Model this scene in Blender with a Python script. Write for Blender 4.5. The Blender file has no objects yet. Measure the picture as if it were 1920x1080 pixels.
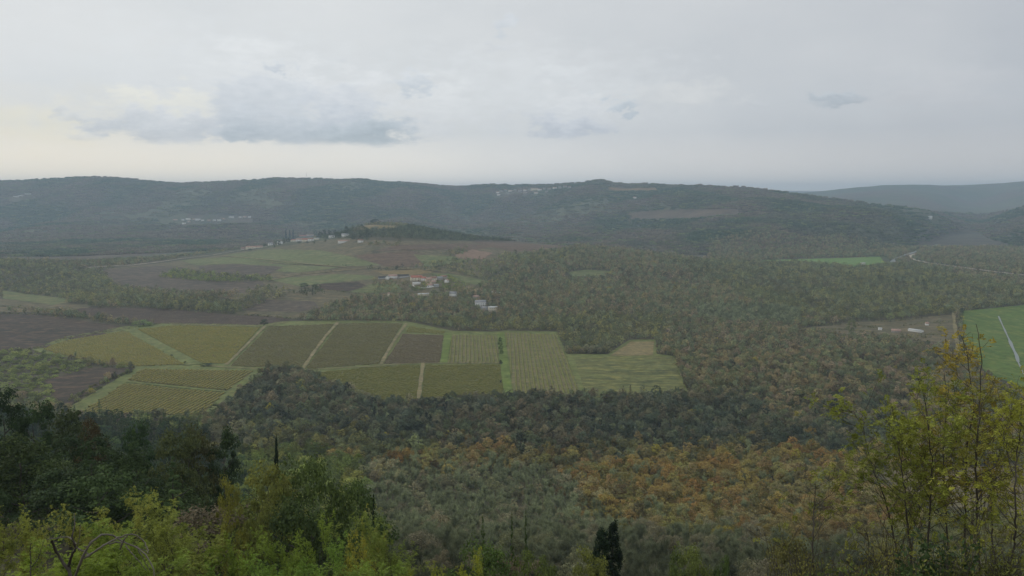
import bpy, math, random
import numpy as np
from math import radians, tan, atan, sin, cos, pi
random.seed(7); RNG = np.random.default_rng(7)
F = 1500.0; TH = radians(6.65); CZ = 200.0
sc = bpy.context.scene
COL = sc.collection

# ------------------------------------------------------------------ helpers: projection
def vv(py): return (np.asarray(py, float) - 540.0) / F
def slope(py): return np.tan(TH + np.arctan(vv(py)))            # drop per metre of Y
def colA(px, py=365.0):
    v = vv(py); return (np.asarray(px, float) - 960.0) / F / (np.cos(TH) - v*np.sin(TH))
def project(x, y, z):
    x = np.asarray(x, float); y = np.asarray(y, float); z = np.asarray(z, float)
    yy = np.maximum(y, 0.5); dz = z - CZ
    depth = yy*np.cos(TH) - dz*np.sin(TH); up = yy*np.sin(TH) + dz*np.cos(TH)
    return 960 + F*x/depth, 540 - F*up/depth
def srgb(r, g, b, k=1.0, w=False):
    f = lambda c: (c/255/12.92 if c <= 10 else ((c/255+0.055)/1.055)**2.4)*k
    return (f(r)*1.14, f(g)*1.01, f(b)*.93) if w else (f(r), f(g), f(b))

# ------------------------------------------------------------------ noise
_perm = np.random.default_rng(3).random(65536)
def vnoise(x, y, s=0):
    xi = np.floor(x).astype(np.int64); yi = np.floor(y).astype(np.int64)
    fx = x - xi; fy = y - yi; fx = fx*fx*(3-2*fx); fy = fy*fy*(3-2*fy)
    h = lambda a, b: _perm[((a*73856093) ^ (b*19349663) ^ (s*83492791)) & 65535]
    return (h(xi, yi)*(1-fx)+h(xi+1, yi)*fx)*(1-fy) + (h(xi, yi+1)*(1-fx)+h(xi+1, yi+1)*fx)*fy
def fbm(x, y, o=4, s=0):
    r = 0; a = .5; t = 0
    for i in range(o):
        r = r + a*vnoise(x, y, s+i); t += a; a *= .5; x = x*2.03+11.3; y = y*2.03+5.7
    return r/t

# ------------------------------------------------------------------ terrain from knots per bearing
PX = [-400, 0, 160, 320, 480, 560, 640, 700, 800, 860, 960, 1050, 1120, 1280, 1440, 1600, 1700, 1740, 1780, 1820, 1870, 1920, 2300]
def zpy(Y, py): return CZ - Y*slope(py)
sky1 = [(-400,345),(0,341),(60,341),(100,339),(150,336),(190,334),(240,336),(280,340),(320,344),(350,346),(400,343),(450,341),(500,339),(520,336),(600,337),(640,339),(690,338),(720,343),(780,345),(830,350),(870,351),(900,348),(950,348),(1000,349),(1050,347),(1090,345),(1108,342),(1125,339),(1142,342),(1160,346),(1200,347),(1260,349),(1320,351),(1380,353),(1430,359),(1500,368),(1560,376),(1620,384),(1700,393),(1740,402),(1780,405),(1820,406),(1850,404),(1870,399),(1920,388),(2300,360)]
sky1x = [a for a, b in sky1]; sky1y = [b for a, b in sky1]
Y14 = dict(zip(PX, [6200,6200,6000,6000,6200,6300,6400,6400,6500,6600,6400,6200,6000,5600,4700,4300,4400,4600,5500,6000,5400,4800,4400]))
sk2 = [(-400,380),(1300,378),(1440,368),(1500,364),(1560,358),(1620,352),(1660,349),(1700,348),(1760,348),(1800,347),(1840,345),(1880,343),(1920,341),(2300,335)]
L = {}
def lay(name, Ys, zs): L[name] = (np.interp(PX, [p for p, _ in Ys], [v for _, v in Ys]), np.interp(PX, [p for p, _ in zs], [v for _, v in zs]))
lay('a', [(0,-100)], [(0,198.3)])
lay('b', [(0,2)], [(0,198.2)])
lay('c', [(0,7)], [(0,195.6)])
lay('d', [(0,14)], [(0,191.5)])
lay('e', [(0,40)], [(0,174)])
lay('f', [(0,120)], [(0,150),(300,150),(450,147),(600,140),(800,130),(1000,126),(1920,126)])
lay('g', [(0,260)], [(0,84),(600,78),(1920,72)])
lay('h', [(0,420)], [(0,27)])
lay('i', [(0,600)], [(0,5)])
lay('j', [(0,780)], [(0,0)])
lay('k', [(0,1250)], [(0,0),(480,6),(900,4),(1300,0)])
Yl = [(0,1560),(700,1650),(1100,1600),(1920,1600)]
lay('l', Yl, [(0,8),(160,8),(320,12),(480,18),(640,26),(800,28),(900,24),(1000,14),(1120,6),(1300,2),(1600,0),(2300,0)])
cr = [(-400,1900,486),(0,1900,492),(160,2050,497),(320,2250,488),(400,2330,478),(480,2400,466),(560,2480,454),(640,2550,441),(670,2580,428),(704,2600,420),(760,2600,422),(800,2600,430),(860,2600,441),(900,2600,448),(960,2600,452),(1050,2500,461),(1120,2400,468),(1200,2300,477),(1280,2200,488)]
cp = [a for a, b, c in cr]; cY = [b for a, b, c in cr]; cz = [float(zpy(b, c)) for a, b, c in cr]
cp += [1360, 1440, 2300]; cY += [2150, 2150, 2150]; cz += [5, 3, 0]
lay('m', list(zip(cp, cY)), list(zip(cp, cz)))
CREST = (cp, cz)
Y12 = [3500,3500,3500,3500,3500,3500,3500,3500,3600,3700,3300,3100,3000,2750,2540,2640,3020,3400,3900,4400,3500,2900,2700]
z12 = [0]*len(PX)
L['n'] = (np.interp(PX, cp, cY)*0.45+np.array(Y12)*.55, np.array([0]*len(PX)))
L['o'] = (np.array(Y12, float), np.array(z12, float))
p13 = [None, 420,420,420,418,418,416,414,412,425,418,412,410,415,420,420,430,422,430,None,432,430,None]
Y13 = [4600,4600,4600,4600,4700,4700,4700,4700,4800,5200,4900,4500,4300,3700,3300,3300,3600,3950,4500,4900,4000,3600,3300]
z13 = [zpy(y, p) if p else 30 for y, p in zip(Y13, p13)]; z13[18] = 22; z13[19] = 8
L['p'] = (np.array(Y13, float), np.array(z13, float))
y14 = np.array([Y14[p] for p in PX], float)
L['q'] = (y14, CZ - y14*slope(np.interp(PX, sky1x, sky1y)))
L['r'] = (y14*1.3, np.array([90]*len(PX), float))
L['s'] = (np.full(len(PX), 9500.0), CZ - 9500*slope(np.interp(PX, [a for a, b in sk2], [b for a, b in sk2])))
L['t'] = (np.full(len(PX), 12500.0), np.full(len(PX), 100.0))
L['u'] = (np.full(len(PX), 15500.0), np.full(len(PX), float(zpy(15500, 358))))
L['v'] = (np.full(len(PX), 20000.0), np.full(len(PX), 120.0))
L['w'] = (np.full(len(PX), 24000.0), np.full(len(PX), 120.0))
names = sorted(L); K = len(names)
NA, NY = 1000, 620
gB = np.linspace(-1.35, 1.35, NA)                                # B = X/(Y+60)
gS = np.linspace(math.log(4), math.log(18060), NY); gY = np.exp(gS) - 64
pxA = (gB*F*(np.cos(TH)-vv(365)*np.sin(TH))) + 960
def smooth(a, n):
    k = np.hanning(2*n+3)[1:-1]; k /= k.sum()
    return np.convolve(np.pad(a, n, mode='edge'), k, mode='valid')
KY = np.zeros((K, NA)); KZ = np.zeros((K, NA))
for i, n in enumerate(names):
    Yv, Zv = L[n]
    KY[i] = smooth(np.interp(pxA, PX, Yv), 14)
    if n == 'q':
        zz = CZ - KY[i]*slope(np.interp(pxA, sky1x, sky1y)); KZ[i] = smooth(zz, 2)
    elif n == 's':
        KZ[i] = smooth(CZ - KY[i]*slope(np.interp(pxA, [a for a, b in sk2], [b for a, b in sk2])), 3)
    elif n == 'm':
        KZ[i] = smooth(np.interp(pxA, *CREST), 4)
    else: KZ[i] = smooth(np.interp(pxA, PX, Zv), 14)
KS = np.log(np.maximum(KY, -59.9) + 64)
Z = np.zeros((NA, NY))
h = np.diff(KS, axis=0); dl = np.diff(KZ, axis=0)/h
m = np.zeros((K, NA))
for i in range(1, K-1):
    w1 = 2*h[i]+h[i-1]; w2 = h[i]+2*h[i-1]
    same = dl[i-1]*dl[i] > 0
    with np.errstate(all='ignore'): m[i] = np.where(same, (w1+w2)/(w1/dl[i-1]+w2/dl[i]), 0)
for a in range(NA):
    idx = np.clip(np.searchsorted(KS[:, a], gS) - 1, 0, K-2); t = np.clip((gS-KS[idx, a])/h[idx, a], 0, 1); hh = h[idx, a]
    Z[a] = (2*t**3-3*t**2+1)*KZ[idx, a] + (t**3-2*t**2+t)*hh*m[idx, a] + (-2*t**3+3*t**2)*KZ[idx+1, a] + (t**3-t**2)*hh*m[idx+1, a]
GX = gB[:, None]*(gY[None, :]+60); GY = np.broadcast_to(gY[None, :], GX.shape)
# relief: gullies and swells on the far slopes, light undulation near
q = KY[names.index('q')][:, None]; o_ = KY[names.index('o')][:, None]
far = np.clip((GY-o_)/(0.25*(q-o_)), 0, 1)*np.clip((q-GY)/(0.3*(q-o_)), 0.0, 1)
rid = 1-np.abs(2*fbm(GX/900, GY/1300, 4, 9)-1)*2
Z += far*((fbm(GX/500, GY/600, 4, 5)-.5)*90 + (rid-.6)*55)
Z += np.where(GY > q, 1, 0)*np.clip((GY-q)/800, 0, 1)*np.clip(1-np.abs(GY-9500)/900, 0, 1)*0
far2 = np.clip((GY-7800)/600, 0, 1)*np.clip((9300-GY)/600, 0, 1)
Z += far2*(fbm(GX/900, GY/900, 4, 15)-.5)*120
Z += np.clip((GY-90)/200, 0, 1)*np.clip((2400-GY)/400, 0, 1)*(fbm(GX/140, GY/140, 3, 21)-.5)*5
Z += np.clip((GY-q+900)/700, 0, 1)*(fbm(GX/160, GY/400, 3, 31)-.5)*7

def height(x, y):
    x = np.asarray(x, float); y = np.asarray(y, float)
    b = np.clip((x/(y+60)-gB[0])/(gB[1]-gB[0]), 0, NA-1.001); s = np.clip((np.log(np.maximum(y, -59)+64)-gS[0])/(gS[1]-gS[0]), 0, NY-1.001)
    # exact bilinear in the projective cell: y is linear inside a cell
    j = s.astype(int); fy = np.clip((y-gY[j])/(gY[j+1]-gY[j]), 0, 1); i = b.astype(int); fx = b-i
    return (Z[i, j]*(1-fx)+Z[i+1, j]*fx)*(1-fy) + (Z[i, j+1]*(1-fx)+Z[i+1, j+1]*fx)*fy
_Ys = np.exp(np.linspace(math.log(30), math.log(23000), 900))
def ground(px, py, y0=60):
    """first terrain point seen through a pixel of the photograph"""
    A = float(colA(px, py)); zr = CZ - _Ys*float(slope(py)); zt = height(A*_Ys, _Ys)
    ok = (zt >= zr) & (_Ys > y0)
    if not ok.any(): j = len(_Ys)-1
    else: j = int(np.argmax(ok))
    if j > 0:
        d0 = zr[j-1]-zt[j-1]; d1 = zt[j]-zr[j]; t = d0/(d0+d1) if d0+d1 > 0 else 1
        Y = _Ys[j-1] + max(0, min(1, t))*(_Ys[j]-_Ys[j-1])
    else: Y = _Ys[0]
    return (A*Y, Y, float(height(A*Y, Y)))

# ------------------------------------------------------------------ object helpers
def tag(o, label=None, cat=None, group=None, kind=None):
    if label: o['label'] = label
    if cat: o['category'] = cat
    if group: o['group'] = group
    if kind: o['kind'] = kind
    return o
def mesh_np(name, V, faces, mats, mi=None, smooth_=False):
    """V (n,3) array; faces: list of (m,k) int arrays (k = 3 or 4)"""
    me = bpy.data.meshes.new(name)
    V = np.asarray(V, np.float32); me.vertices.add(len(V)); me.vertices.foreach_set('co', V.ravel())
    fl = [np.asarray(f, np.int32) for f in faces if len(f)]
    nl = sum(f.size for f in fl); nf = sum(len(f) for f in fl)
    me.loops.add(nl); me.loops.foreach_set('vertex_index', np.concatenate([f.ravel() for f in fl]))
    tot = np.concatenate([np.full(len(f), f.shape[1], np.int32) for f in fl])
    me.polygons.add(nf); me.polygons.foreach_set('loop_start', np.concatenate([[0], np.cumsum(tot)[:-1]]).astype(np.int32))
    me.polygons.foreach_set('loop_total', tot)
    for mt in (mats if isinstance(mats, (list, tuple)) else [mats]): me.materials.append(mt)
    if mi is not None: me.polygons.foreach_set('material_index', np.asarray(mi, np.int32))
    if smooth_: me.polygons.foreach_set('use_smooth', np.ones(nf, bool))
    me.update(calc_edges=True); me.validate()
    return me
def link(name, me, parent=None, loc=(0, 0, 0)):
    o = bpy.data.objects.new(name, me); COL.objects.link(o); o.location = loc
    if parent: o.parent = parent
    return o
class MB:
    def __init__(s): s.v = []; s.f3 = []; s.f4 = []; s.n = 0
    def add(s, V, f4=None, f3=None):
        V = np.asarray(V, float).reshape(-1, 3)
        if f4 is not None and len(f4): s.f4.append(np.asarray(f4, int)+s.n)
        if f3 is not None and len(f3): s.f3.append(np.asarray(f3, int)+s.n)
        s.v.append(V); s.n += len(V)
    def tube(s, P, R, n=5, cap=True):
        P = np.asarray(P, float); R = np.asarray(R, float); k = len(P)
        T = np.gradient(P, axis=0); T /= (np.linalg.norm(T, axis=1)[:, None]+1e-9)
        ref = np.array([0.31, 0.17, 0.93]) if abs(T[0][2]) < .9 else np.array([1., 0, 0])
        U = np.cross(T, ref); U /= (np.linalg.norm(U, axis=1)[:, None]+1e-9); W = np.cross(T, U)
        a = np.arange(n)*2*pi/n
        V = P[:, None, :] + R[:, None, None]*(np.cos(a)[None, :, None]*U[:, None, :]+np.sin(a)[None, :, None]*W[:, None, :])
        i = np.arange(k-1)[:, None]*n; j = np.arange(n)[None, :]; jn = (j+1) % n
        f = np.stack([i+j, i+jn, i+n+jn, i+n+j], -1).reshape(-1, 4)
        s.add(V, f)
    def box(s, x0, x1, y0, y1, z0, z1):
        V = [(x0,y0,z0),(x1,y0,z0),(x1,y1,z0),(x0,y1,z0),(x0,y0,z1),(x1,y0,z1),(x1,y1,z1),(x0,y1,z1)]
        s.add(V, [(3,2,1,0),(4,5,6,7),(0,1,5,4),(1,2,6,5),(2,3,7,6),(3,0,4,7)])
    def rhombi(s, C, D, S, L_, W_):
        """leaf shaped quads: centre C, long axis D (unit), side axis S (unit), length, width"""
        C = np.asarray(C); n = len(C)
        L_ = np.broadcast_to(L_, n)[:, None]; W_ = np.broadcast_to(W_, n)[:, None]
        V = np.stack([C-D*L_*.5, C+S*W_*.5-D*L_*.05, C+D*L_*.5, C-S*W_*.5-D*L_*.05], 1).reshape(-1, 3)
        s.add(V, np.arange(4*n).reshape(n, 4))
    def mesh(s, name, mats, mi=None, smooth_=False):
        return mesh_np(name, np.concatenate(s.v), [np.concatenate(s.f3) if s.f3 else [], np.concatenate(s.f4) if s.f4 else []], mats, mi, smooth_)
def unit(v): return v/(np.linalg.norm(v, axis=-1, keepdims=True)+1e-9)
def rvec(n, rng=RNG): return unit(rng.normal(size=(n, 3)))

# ------------------------------------------------------------------ materials
def nodes(name):
    m = bpy.data.materials.new(name); m.use_nodes = True; nt = m.node_tree
    return m, nt, nt.nodes['Principled BSDF']
def N(nt, t, **kw):
    n = nt.nodes.new(t)
    for k, v in kw.items(): setattr(n, k, v)
    return n
def mathn(nt, op, a, b=None, c=None):
    n = N(nt, 'ShaderNodeMath', operation=op)
    for i, x in enumerate((a, b, c)):
        if x is None: continue
        if isinstance(x, (int, float)): n.inputs[i].default_value = x
        else: nt.links.new(x, n.inputs[i])
    return n.outputs[0]
def mixc(nt, fac, a, b, blend='MIX'):
    n = N(nt, 'ShaderNodeMix', data_type='RGBA', blend_type=blend)
    for i, x in ((0, fac), (6, a), (7, b)):
        if isinstance(x, (int, float)): n.inputs[i].default_value = x
        elif isinstance(x, tuple): n.inputs[i].default_value = (*x[:3], 1)
        else: nt.links.new(x, n.inputs[i])
    return n.outputs[2]
def noise_(nt, vec, scale, detail=4, rough=.55):
    n = N(nt, 'ShaderNodeTexNoise'); n.inputs['Scale'].default_value = scale; n.inputs['Detail'].default_value = detail
    n.inputs['Roughness'].default_value = rough
    if vec is not None: nt.links.new(vec, n.inputs['Vector'])
    return n.outputs[0]
def ramp(nt, fac, lo, hi):
    n = N(nt, 'ShaderNodeMapRange'); n.inputs['From Min'].default_value = lo; n.inputs['From Max'].default_value = hi
    nt.links.new(fac, n.inputs['Value']); return n.outputs[0]
def scalevec(nt, vec, s, rot=0):
    n = N(nt, 'ShaderNodeMapping'); n.inputs['Scale'].default_value = s; n.inputs['Rotation'].default_value = (0, 0, rot)
    nt.links.new(vec, n.inputs['Vector']); return n.outputs[0]
def plain(name, col, rough=.85, var=.25, scale=1.0):
    m, nt, p = nodes(name); tc = N(nt, 'ShaderNodeTexCoord').outputs['Object']
    f = noise_(nt, tc, scale, 5)
    c = mixc(nt, ramp(nt, f, .25, .75), tuple(x*(1-var) for x in col), tuple(x*(1+var) for x in col))
    nt.links.new(c, p.inputs['Base Color']); p.inputs['Roughness'].default_value = rough
    p.inputs['Specular IOR Level'].default_value = .2
    return m
def foliage_mat(name, noise_scale=2.0):
    """leaf material; each crown carries its own leaf colour in 'tint'"""
    m, nt, p = nodes(name)
    at = N(nt, 'ShaderNodeAttribute', attribute_type='INSTANCER', attribute_name='tint')
    geo = N(nt, 'ShaderNodeNewGeometry')
    f = noise_(nt, geo.outputs['Position'], noise_scale, 3)
    c = mixc(nt, ramp(nt, f, .3, .7), (.66, .69, .7), (1.36, 1.32, 1.2))
    c = mixc(nt, 1.0, at.outputs['Color'], c, 'MULTIPLY')
    r = mixc(nt, geo.outputs['Random Per Island'], (.7, .7, .7), (1.3, 1.3, 1.25))
    c = mixc(nt, 1.0, c, r, 'MULTIPLY')
    nt.links.new(c, p.inputs['Base Color']); p.inputs['Roughness'].default_value = .75
    p.inputs['Specular IOR Level'].default_value = .15
    tr = N(nt, 'ShaderNodeBsdfTranslucent'); nt.links.new(c, tr.inputs['Color'])
    mx = N(nt, 'ShaderNodeMixShader'); mx.inputs[0].default_value = .25
    nt.links.new(p.outputs[0], mx.inputs[1]); nt.links.new(tr.outputs[0], mx.inputs[2])
    nt.links.new(mx.outputs[0], nt.nodes['Material Output'].inputs['Surface'])
    return m
M_leaf = foliage_mat('leaves', .6)
M_leafnear = foliage_mat('near_leaves', 1.5)
M_bark = plain('bark', (.085, .075, .06), .9, .4, 3)
M_barkgrey = plain('grey_bark', (.17, .155, .125), .9, .35, 3)

# ------------------------------------------------------------------ land cover zones (photo outline -> what grows there)
def inpoly(px, py, poly):
    px = np.asarray(px, float); py = np.asarray(py, float); r = np.zeros(px.shape, bool); n = len(poly); j = n-1
    for i in range(n):
        xi, yi = poly[i]; xj, yj = poly[j]
        if yi != yj: r ^= ((yi > py) != (yj > py)) & (px < (xj-xi)*(py-yi)/(yj-yi)+xi)
        j = i
    return r
PAL = {
 'evergreen': [(56,70,42),(44,56,34),(64,76,44),(50,62,44),(66,70,44),(40,52,34)],
 'orange': [(116,98,62),(106,95,60),(104,100,60),(90,94,58),(102,102,78),(84,88,62),(108,96,68),(96,94,62),(108,104,62)],
 'grey': [(104,100,82),(98,96,76),(92,94,70),(108,100,80)],
 'mid': [(94,91,78),(92,92,70),(82,88,66),(102,96,74),(76,86,62),(96,90,80),(72,76,62),(106,102,76)],
 'midgreen': [(82,92,68),(92,98,68),(72,82,60),(100,102,66),(86,88,74),(66,74,58)],
 'dark': [(62,70,58),(72,74,60),(58,64,54),(82,78,62),(66,72,54),(90,82,66),(74,80,58)],
 'light': [(104,118,72),(96,110,70),(112,122,76)],
 'green': [(76,92,52),(86,100,54),(68,82,50),(98,104,58)],
 'hillgreen': [(64,78,60),(72,84,62),(58,70,56),(80,86,60)],
 'farhill': [(84,88,70),(76,86,66),(94,86,74),(70,78,62)],
 'farbrown': [(100,86,76),(92,86,74),(104,90,80)],
}
# (outline, palette, density) - the first that holds the point wins; None = nothing grows
ZONES = []
def zone(poly, pal, dens=1.0): ZONES.append((poly, pal, dens))
FIELDS = []      # filled below: (name, label, category, outline, material, level)
TRACKS = []

# ------------------------------------------------------------------ ground materials
def field_mat(name, c1, c2, c3=None, stretch=(1, 1), rot=0, sc_=.03, fine=.09, k=1.18):
    c1 = srgb(*c1, k, True); c2 = srgb(*c2, k, True); c3 = srgb(*(c3), k, True) if c3 else c2
    m, nt, p = nodes(name); tc = N(nt, 'ShaderNodeTexCoord').outputs['Object']
    v = scalevec(nt, tc, (stretch[0], stretch[1], 1), rot)
    a = noise_(nt, v, sc_, 5, .6); b = noise_(nt, v, sc_*4.5, 6, .75); d = noise_(nt, tc, fine, 4, .7)
    c = mixc(nt, ramp(nt, a, .35, .65), c1, c2)
    c = mixc(nt, ramp(nt, b, .48, .62), c, c3)
    g = mixc(nt, ramp(nt, d, .25, .75), (.62, .62, .62), (1.36, 1.36, 1.34))
    c = mixc(nt, 1.0, c, g, 'MULTIPLY')
    nt.links.new(c, p.inputs['Base Color']); p.inputs['Roughness'].default_value = .95; p.inputs['Specular IOR Level'].default_value = .1
    return m
FM = {
 'grass': field_mat('verge_grass', (100,114,70), (92,104,66), (112,118,78)),
 'bright': field_mat('bright_grass', (96,116,60), (88,108,56), (104,118,68)),
 'crop': field_mat('young_crop', (86,110,58), (74,98,50), (104,118,66), (1,.3), .2, .02),
 'cropfar': field_mat('far_crop', (96,128,72), (90,118,66), (104,130,76), (.3,1), 0, .01),
 'vineyellow': field_mat('vineyard_soil_yellowish', (100,98,66), (94,98,64), (92,88,62)),
 'vinebrown': field_mat('vineyard_soil_brown', (96,94,72), (88,88,66), (102,100,74)),
 'vinedark': field_mat('vineyard_soil_dark', (96,93,76), (90,87,72), (104,98,80)),
 'vineolive': field_mat('vineyard_soil_olive', (100,102,66), (94,98,62), (106,104,70)),
 'vinepale': field_mat('vineyard_soil_pale', (106,108,80), (98,106,72), (116,110,84)),
 'meadow': field_mat('patchy_meadow', (100,110,70), (68,78,56), (124,126,78), (.35, 1.6), .08, .03),
 'stubble': field_mat('stubble', (122,118,86), (108,106,78), (130,122,92)),
 'brown': field_mat('ploughed_soil', (70,64,56), (56,57,50), (92,82,70), (.5, 1), .1, .02),
 'brownred': field_mat('reddish_soil', (96,84,72), (86,78,68), (104,94,78), (.4, 1), .1, .015),
 'purple': field_mat('bare_vineyard_soil', (84,80,72), (68,68,62), (102,96,84), (.4, 1), .1, .02),
 'olive': field_mat('olive_pasture', (96,94,76), (80,84,66), (112,106,84), (.5, 1), .1, .015),
 'hillgreen': field_mat('hill_meadow', (98,112,76), (88,100,68), (112,114,82), (.4, 1), .1, .015),
 'pink': field_mat('pale_scrub_soil', (124,108,96), (116,102,88), (130,116,100), (.6, 1), 0, .03),
 'tan': field_mat('tan_stubble', (116,108,78), (110,104,76), (124,114,82)),
 'track': field_mat('pale_dirt_track', (130,124,100), (118,116,88), (104,108,76)),
 'dirt': field_mat('white_gravel', (178,176,164), (166,162,150), (156,150,138)),
 'water': None,
}
wm, nt, p = nodes('ditch_water'); p.inputs['Base Color'].default_value = (.16, .18, .16, 1); p.inputs['Roughness'].default_value = .3; FM['water'] = wm

# ------------------------------------------------------------------ fields (outlines in photo pixels -> draped on the terrain)
def fld(name, label, mat, poly, lvl=1): FIELDS.append((name, label, mat, poly, lvl))
# valley vineyards
fld('grass_verge', 'dull green grass verge around the lower left vineyard', 'grass', [(128,765),(255,690),(200,684),(70,660),(60,655),(120,632),(235,612),(320,605),(495,609),(520,603),(620,601),(760,602),(850,621),(930,622),(945,620),(1045,622),(1063,664),(1140,664),(1180,637),(1230,637),(1232,664),(1265,668),(1292,742),(1250,746),(1090,746),(900,748),(790,757),(700,757),(620,722),(570,700),(500,694),(470,722),(440,750),(398,784),(130,784)], 1)
fld('vineyard', 'yellowing vineyard with slanting rows at lower left', 'vineyellow', [(150,775),(232,720),(420,738),(376,780)], 2)
fld('vineyard', 'small yellowing vineyard above the slanting rows', 'vineyellow', [(240,714),(265,693),(474,696),(426,733)], 2)
fld('vineyard', 'yellow vineyard at the far left of the valley', 'vineyellow', [(80,655),(120,640),(235,621),(348,684),(260,687),(180,683)], 2)
fld('vineyard', 'yellow vineyard between the green lane and tan track', 'vineyellow', [(258,618),(320,611),(488,614),(426,682),(378,682)], 2)
fld('vineyard', 'brown olive vineyard right of the first tan track', 'vinebrown', [(505,613),(626,608),(563,691),(432,687)], 2)
fld('vineyard', 'brown olive vineyard between two tan tracks', 'vinebrown', [(636,607),(755,607),(710,683),(574,692)], 2)
fld('vineyard', 'dark brown vineyard beside the bright green strip', 'vinedark', [(755,627),(832,629),(824,680),(720,683)], 2)
fld('vineyard', 'narrow pale olive vineyard above the dark brown one', 'vineolive', [(768,613),(835,622),(832,626),(760,624)], 2)
fld('vineyard', 'pale vineyard with upright rows beside green lane', 'vinepale', [(849,629),(931,630),(937,681),(840,681)], 2)
fld('vineyard', 'large pale orange vineyard with upright rows', 'vinepale', [(947,625),(1041,628),(1060,668),(1090,740),(964,741)], 2)
fld('vineyard', 'wide olive vineyard below the curved path', 'vineolive', [(578,701),(700,689),(788,685),(781,751),(702,752),(625,716)], 2)
fld('vineyard', 'olive vineyard between tan track and green lane', 'vineolive', [(798,685),(938,684),(944,741),(900,744),(790,751)], 2)
fld('meadow', 'patchy green meadow with dark streaks', 'meadow', [(1077,673),(1150,669),(1262,669),(1288,741),(1098,742)], 2)
fld('stubble_field', 'small pale stubble field with furrows', 'stubble', [(1183,641),(1226,641),(1224,667),(1143,668)], 2)
fld('green_lane', 'bright green lane between vineyards', 'bright', [(932,626),(945,624),(962,743),(945,743)], 3)
fld('green_lane', 'short bright green strip', 'bright', [(835,626),(847,626),(839,681),(825,681)], 3)
fld('green_lane', 'diagonal green lane', 'grass', [(228,619),(254,618),(380,683),(350,686)], 3)
# left side
fld('ploughed_field', 'dark brown field at left edge', 'brown', [(-200,600),(0,590),(60,588),(240,614),(200,627),(90,652),(0,657),(-200,665)], 1)
fld('ploughed_field', 'dark brown field among pale green bushes', 'brown', [(85,714),(170,690),(250,692),(205,712),(128,762),(105,748)], 2)
fld('bare_vineyard', 'long purple brown bare vineyard', 'purple', [(150,578),(300,578),(440,592),(515,594),(545,600),(490,610),(320,608),(240,606),(130,588)], 1)
fld('pasture', 'rough olive pasture at left', 'olive', [(-200,548),(0,560),(60,566),(180,572),(130,588),(60,586),(0,586),(-200,596)], 1)
fld('meadow', 'narrow bright green meadow at left', 'hillgreen', [(4,545),(60,553),(150,564),(100,572),(4,560)], 2)
# hillside
fld('hillside', 'rough olive hillside', 'olive', [(200,505),(260,498),(330,490),(400,480),(480,468),(560,458),(640,446),(700,450),(760,452),(860,452),(960,456),(1100,463),(1060,474),(1000,490),(940,505),(900,530),(860,560),(780,566),(700,566),(640,580),(570,600),(520,596),(440,588),(446,562),(340,552),(240,540),(190,518)], 1)
fld('bare_vineyard', 'broad purple brown bare vineyard on hillside', 'purple', [(185,508),(300,499),(340,502),(400,512),(480,520),(500,535),(470,549),(350,549),(235,538)], 2)
fld('hill_meadow', 'green meadow under hilltop village', 'hillgreen', [(425,478),(500,468),(560,469),(600,470),(650,480),(715,498),(640,500),(520,494),(440,485)], 2)
fld('hill_meadow', 'long green meadow on hill', 'hillgreen', [(335,489),(425,482),(520,496),(640,502),(560,512),(490,507),(440,495),(370,498)], 2)
fld('bare_vineyard', 'brown lens shaped field', 'purple', [(372,500),(440,496),(530,501),(500,517),(430,516),(375,508)], 3)
fld('ploughed_field', 'brown field under the hilltop wood', 'brownred', [(662,479),(770,471),(800,478),(850,488),(780,500),(722,500),(690,490)], 2)
fld('hill_meadow', 'olive meadow beside pale field', 'hillgreen', [(775,478),(850,482),(882,491),(800,501),(790,492)], 3)
fld('scrub_field', 'pale pinkish bare field', 'pink', [(852,479),(885,469),(925,475),(905,487),(860,486)], 3)
fld('ploughed_field', 'brown field along hill shoulder', 'brownred', [(745,460),(870,457),(930,462),(890,470),(820,468),(700,472)], 2)
fld('ploughed_field', 'reddish brown fields on hill shoulder', 'brownred', [(885,453),(960,457),(1085,463),(1050,471),(960,471),(920,464)], 2)
fld('stubble_field', 'tan strip above village', 'tan', [(700,509),(790,506),(815,511),(780,516),(720,515)], 2)
fld('hill_meadow', 'green meadow left of village', 'hillgreen', [(500,524),(640,514),(700,518),(710,523),(620,531),(560,537)], 2)
fld('ploughed_field', 'dark brown plot below green meadow', 'brown', [(600,533),(672,529),(692,538),(650,547),(600,543)], 2)
fld('hill_meadow', 'green slope below village', 'hillgreen', [(690,534),(740,530),(760,548),(700,550),(655,549)], 2)
fld('pasture', 'dull grey brown plot', 'purple', [(456,561),(590,566),(598,578),(560,586),(452,583)], 2)
fld('hilltop_field', 'yellowish hilltop field', 'tan', [(655,427),(700,422),(745,424),(735,429),(660,433)], 2)
fld('clearing', 'pale green clearing in forest', 'hillgreen', [(1062,511),(1100,506),(1150,509),(1140,518),(1075,518)], 1)
fld('hill_meadow', 'green meadow above village', 'hillgreen', [(800,512),(850,515),(925,529),(890,534),(830,520)], 2)
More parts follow.
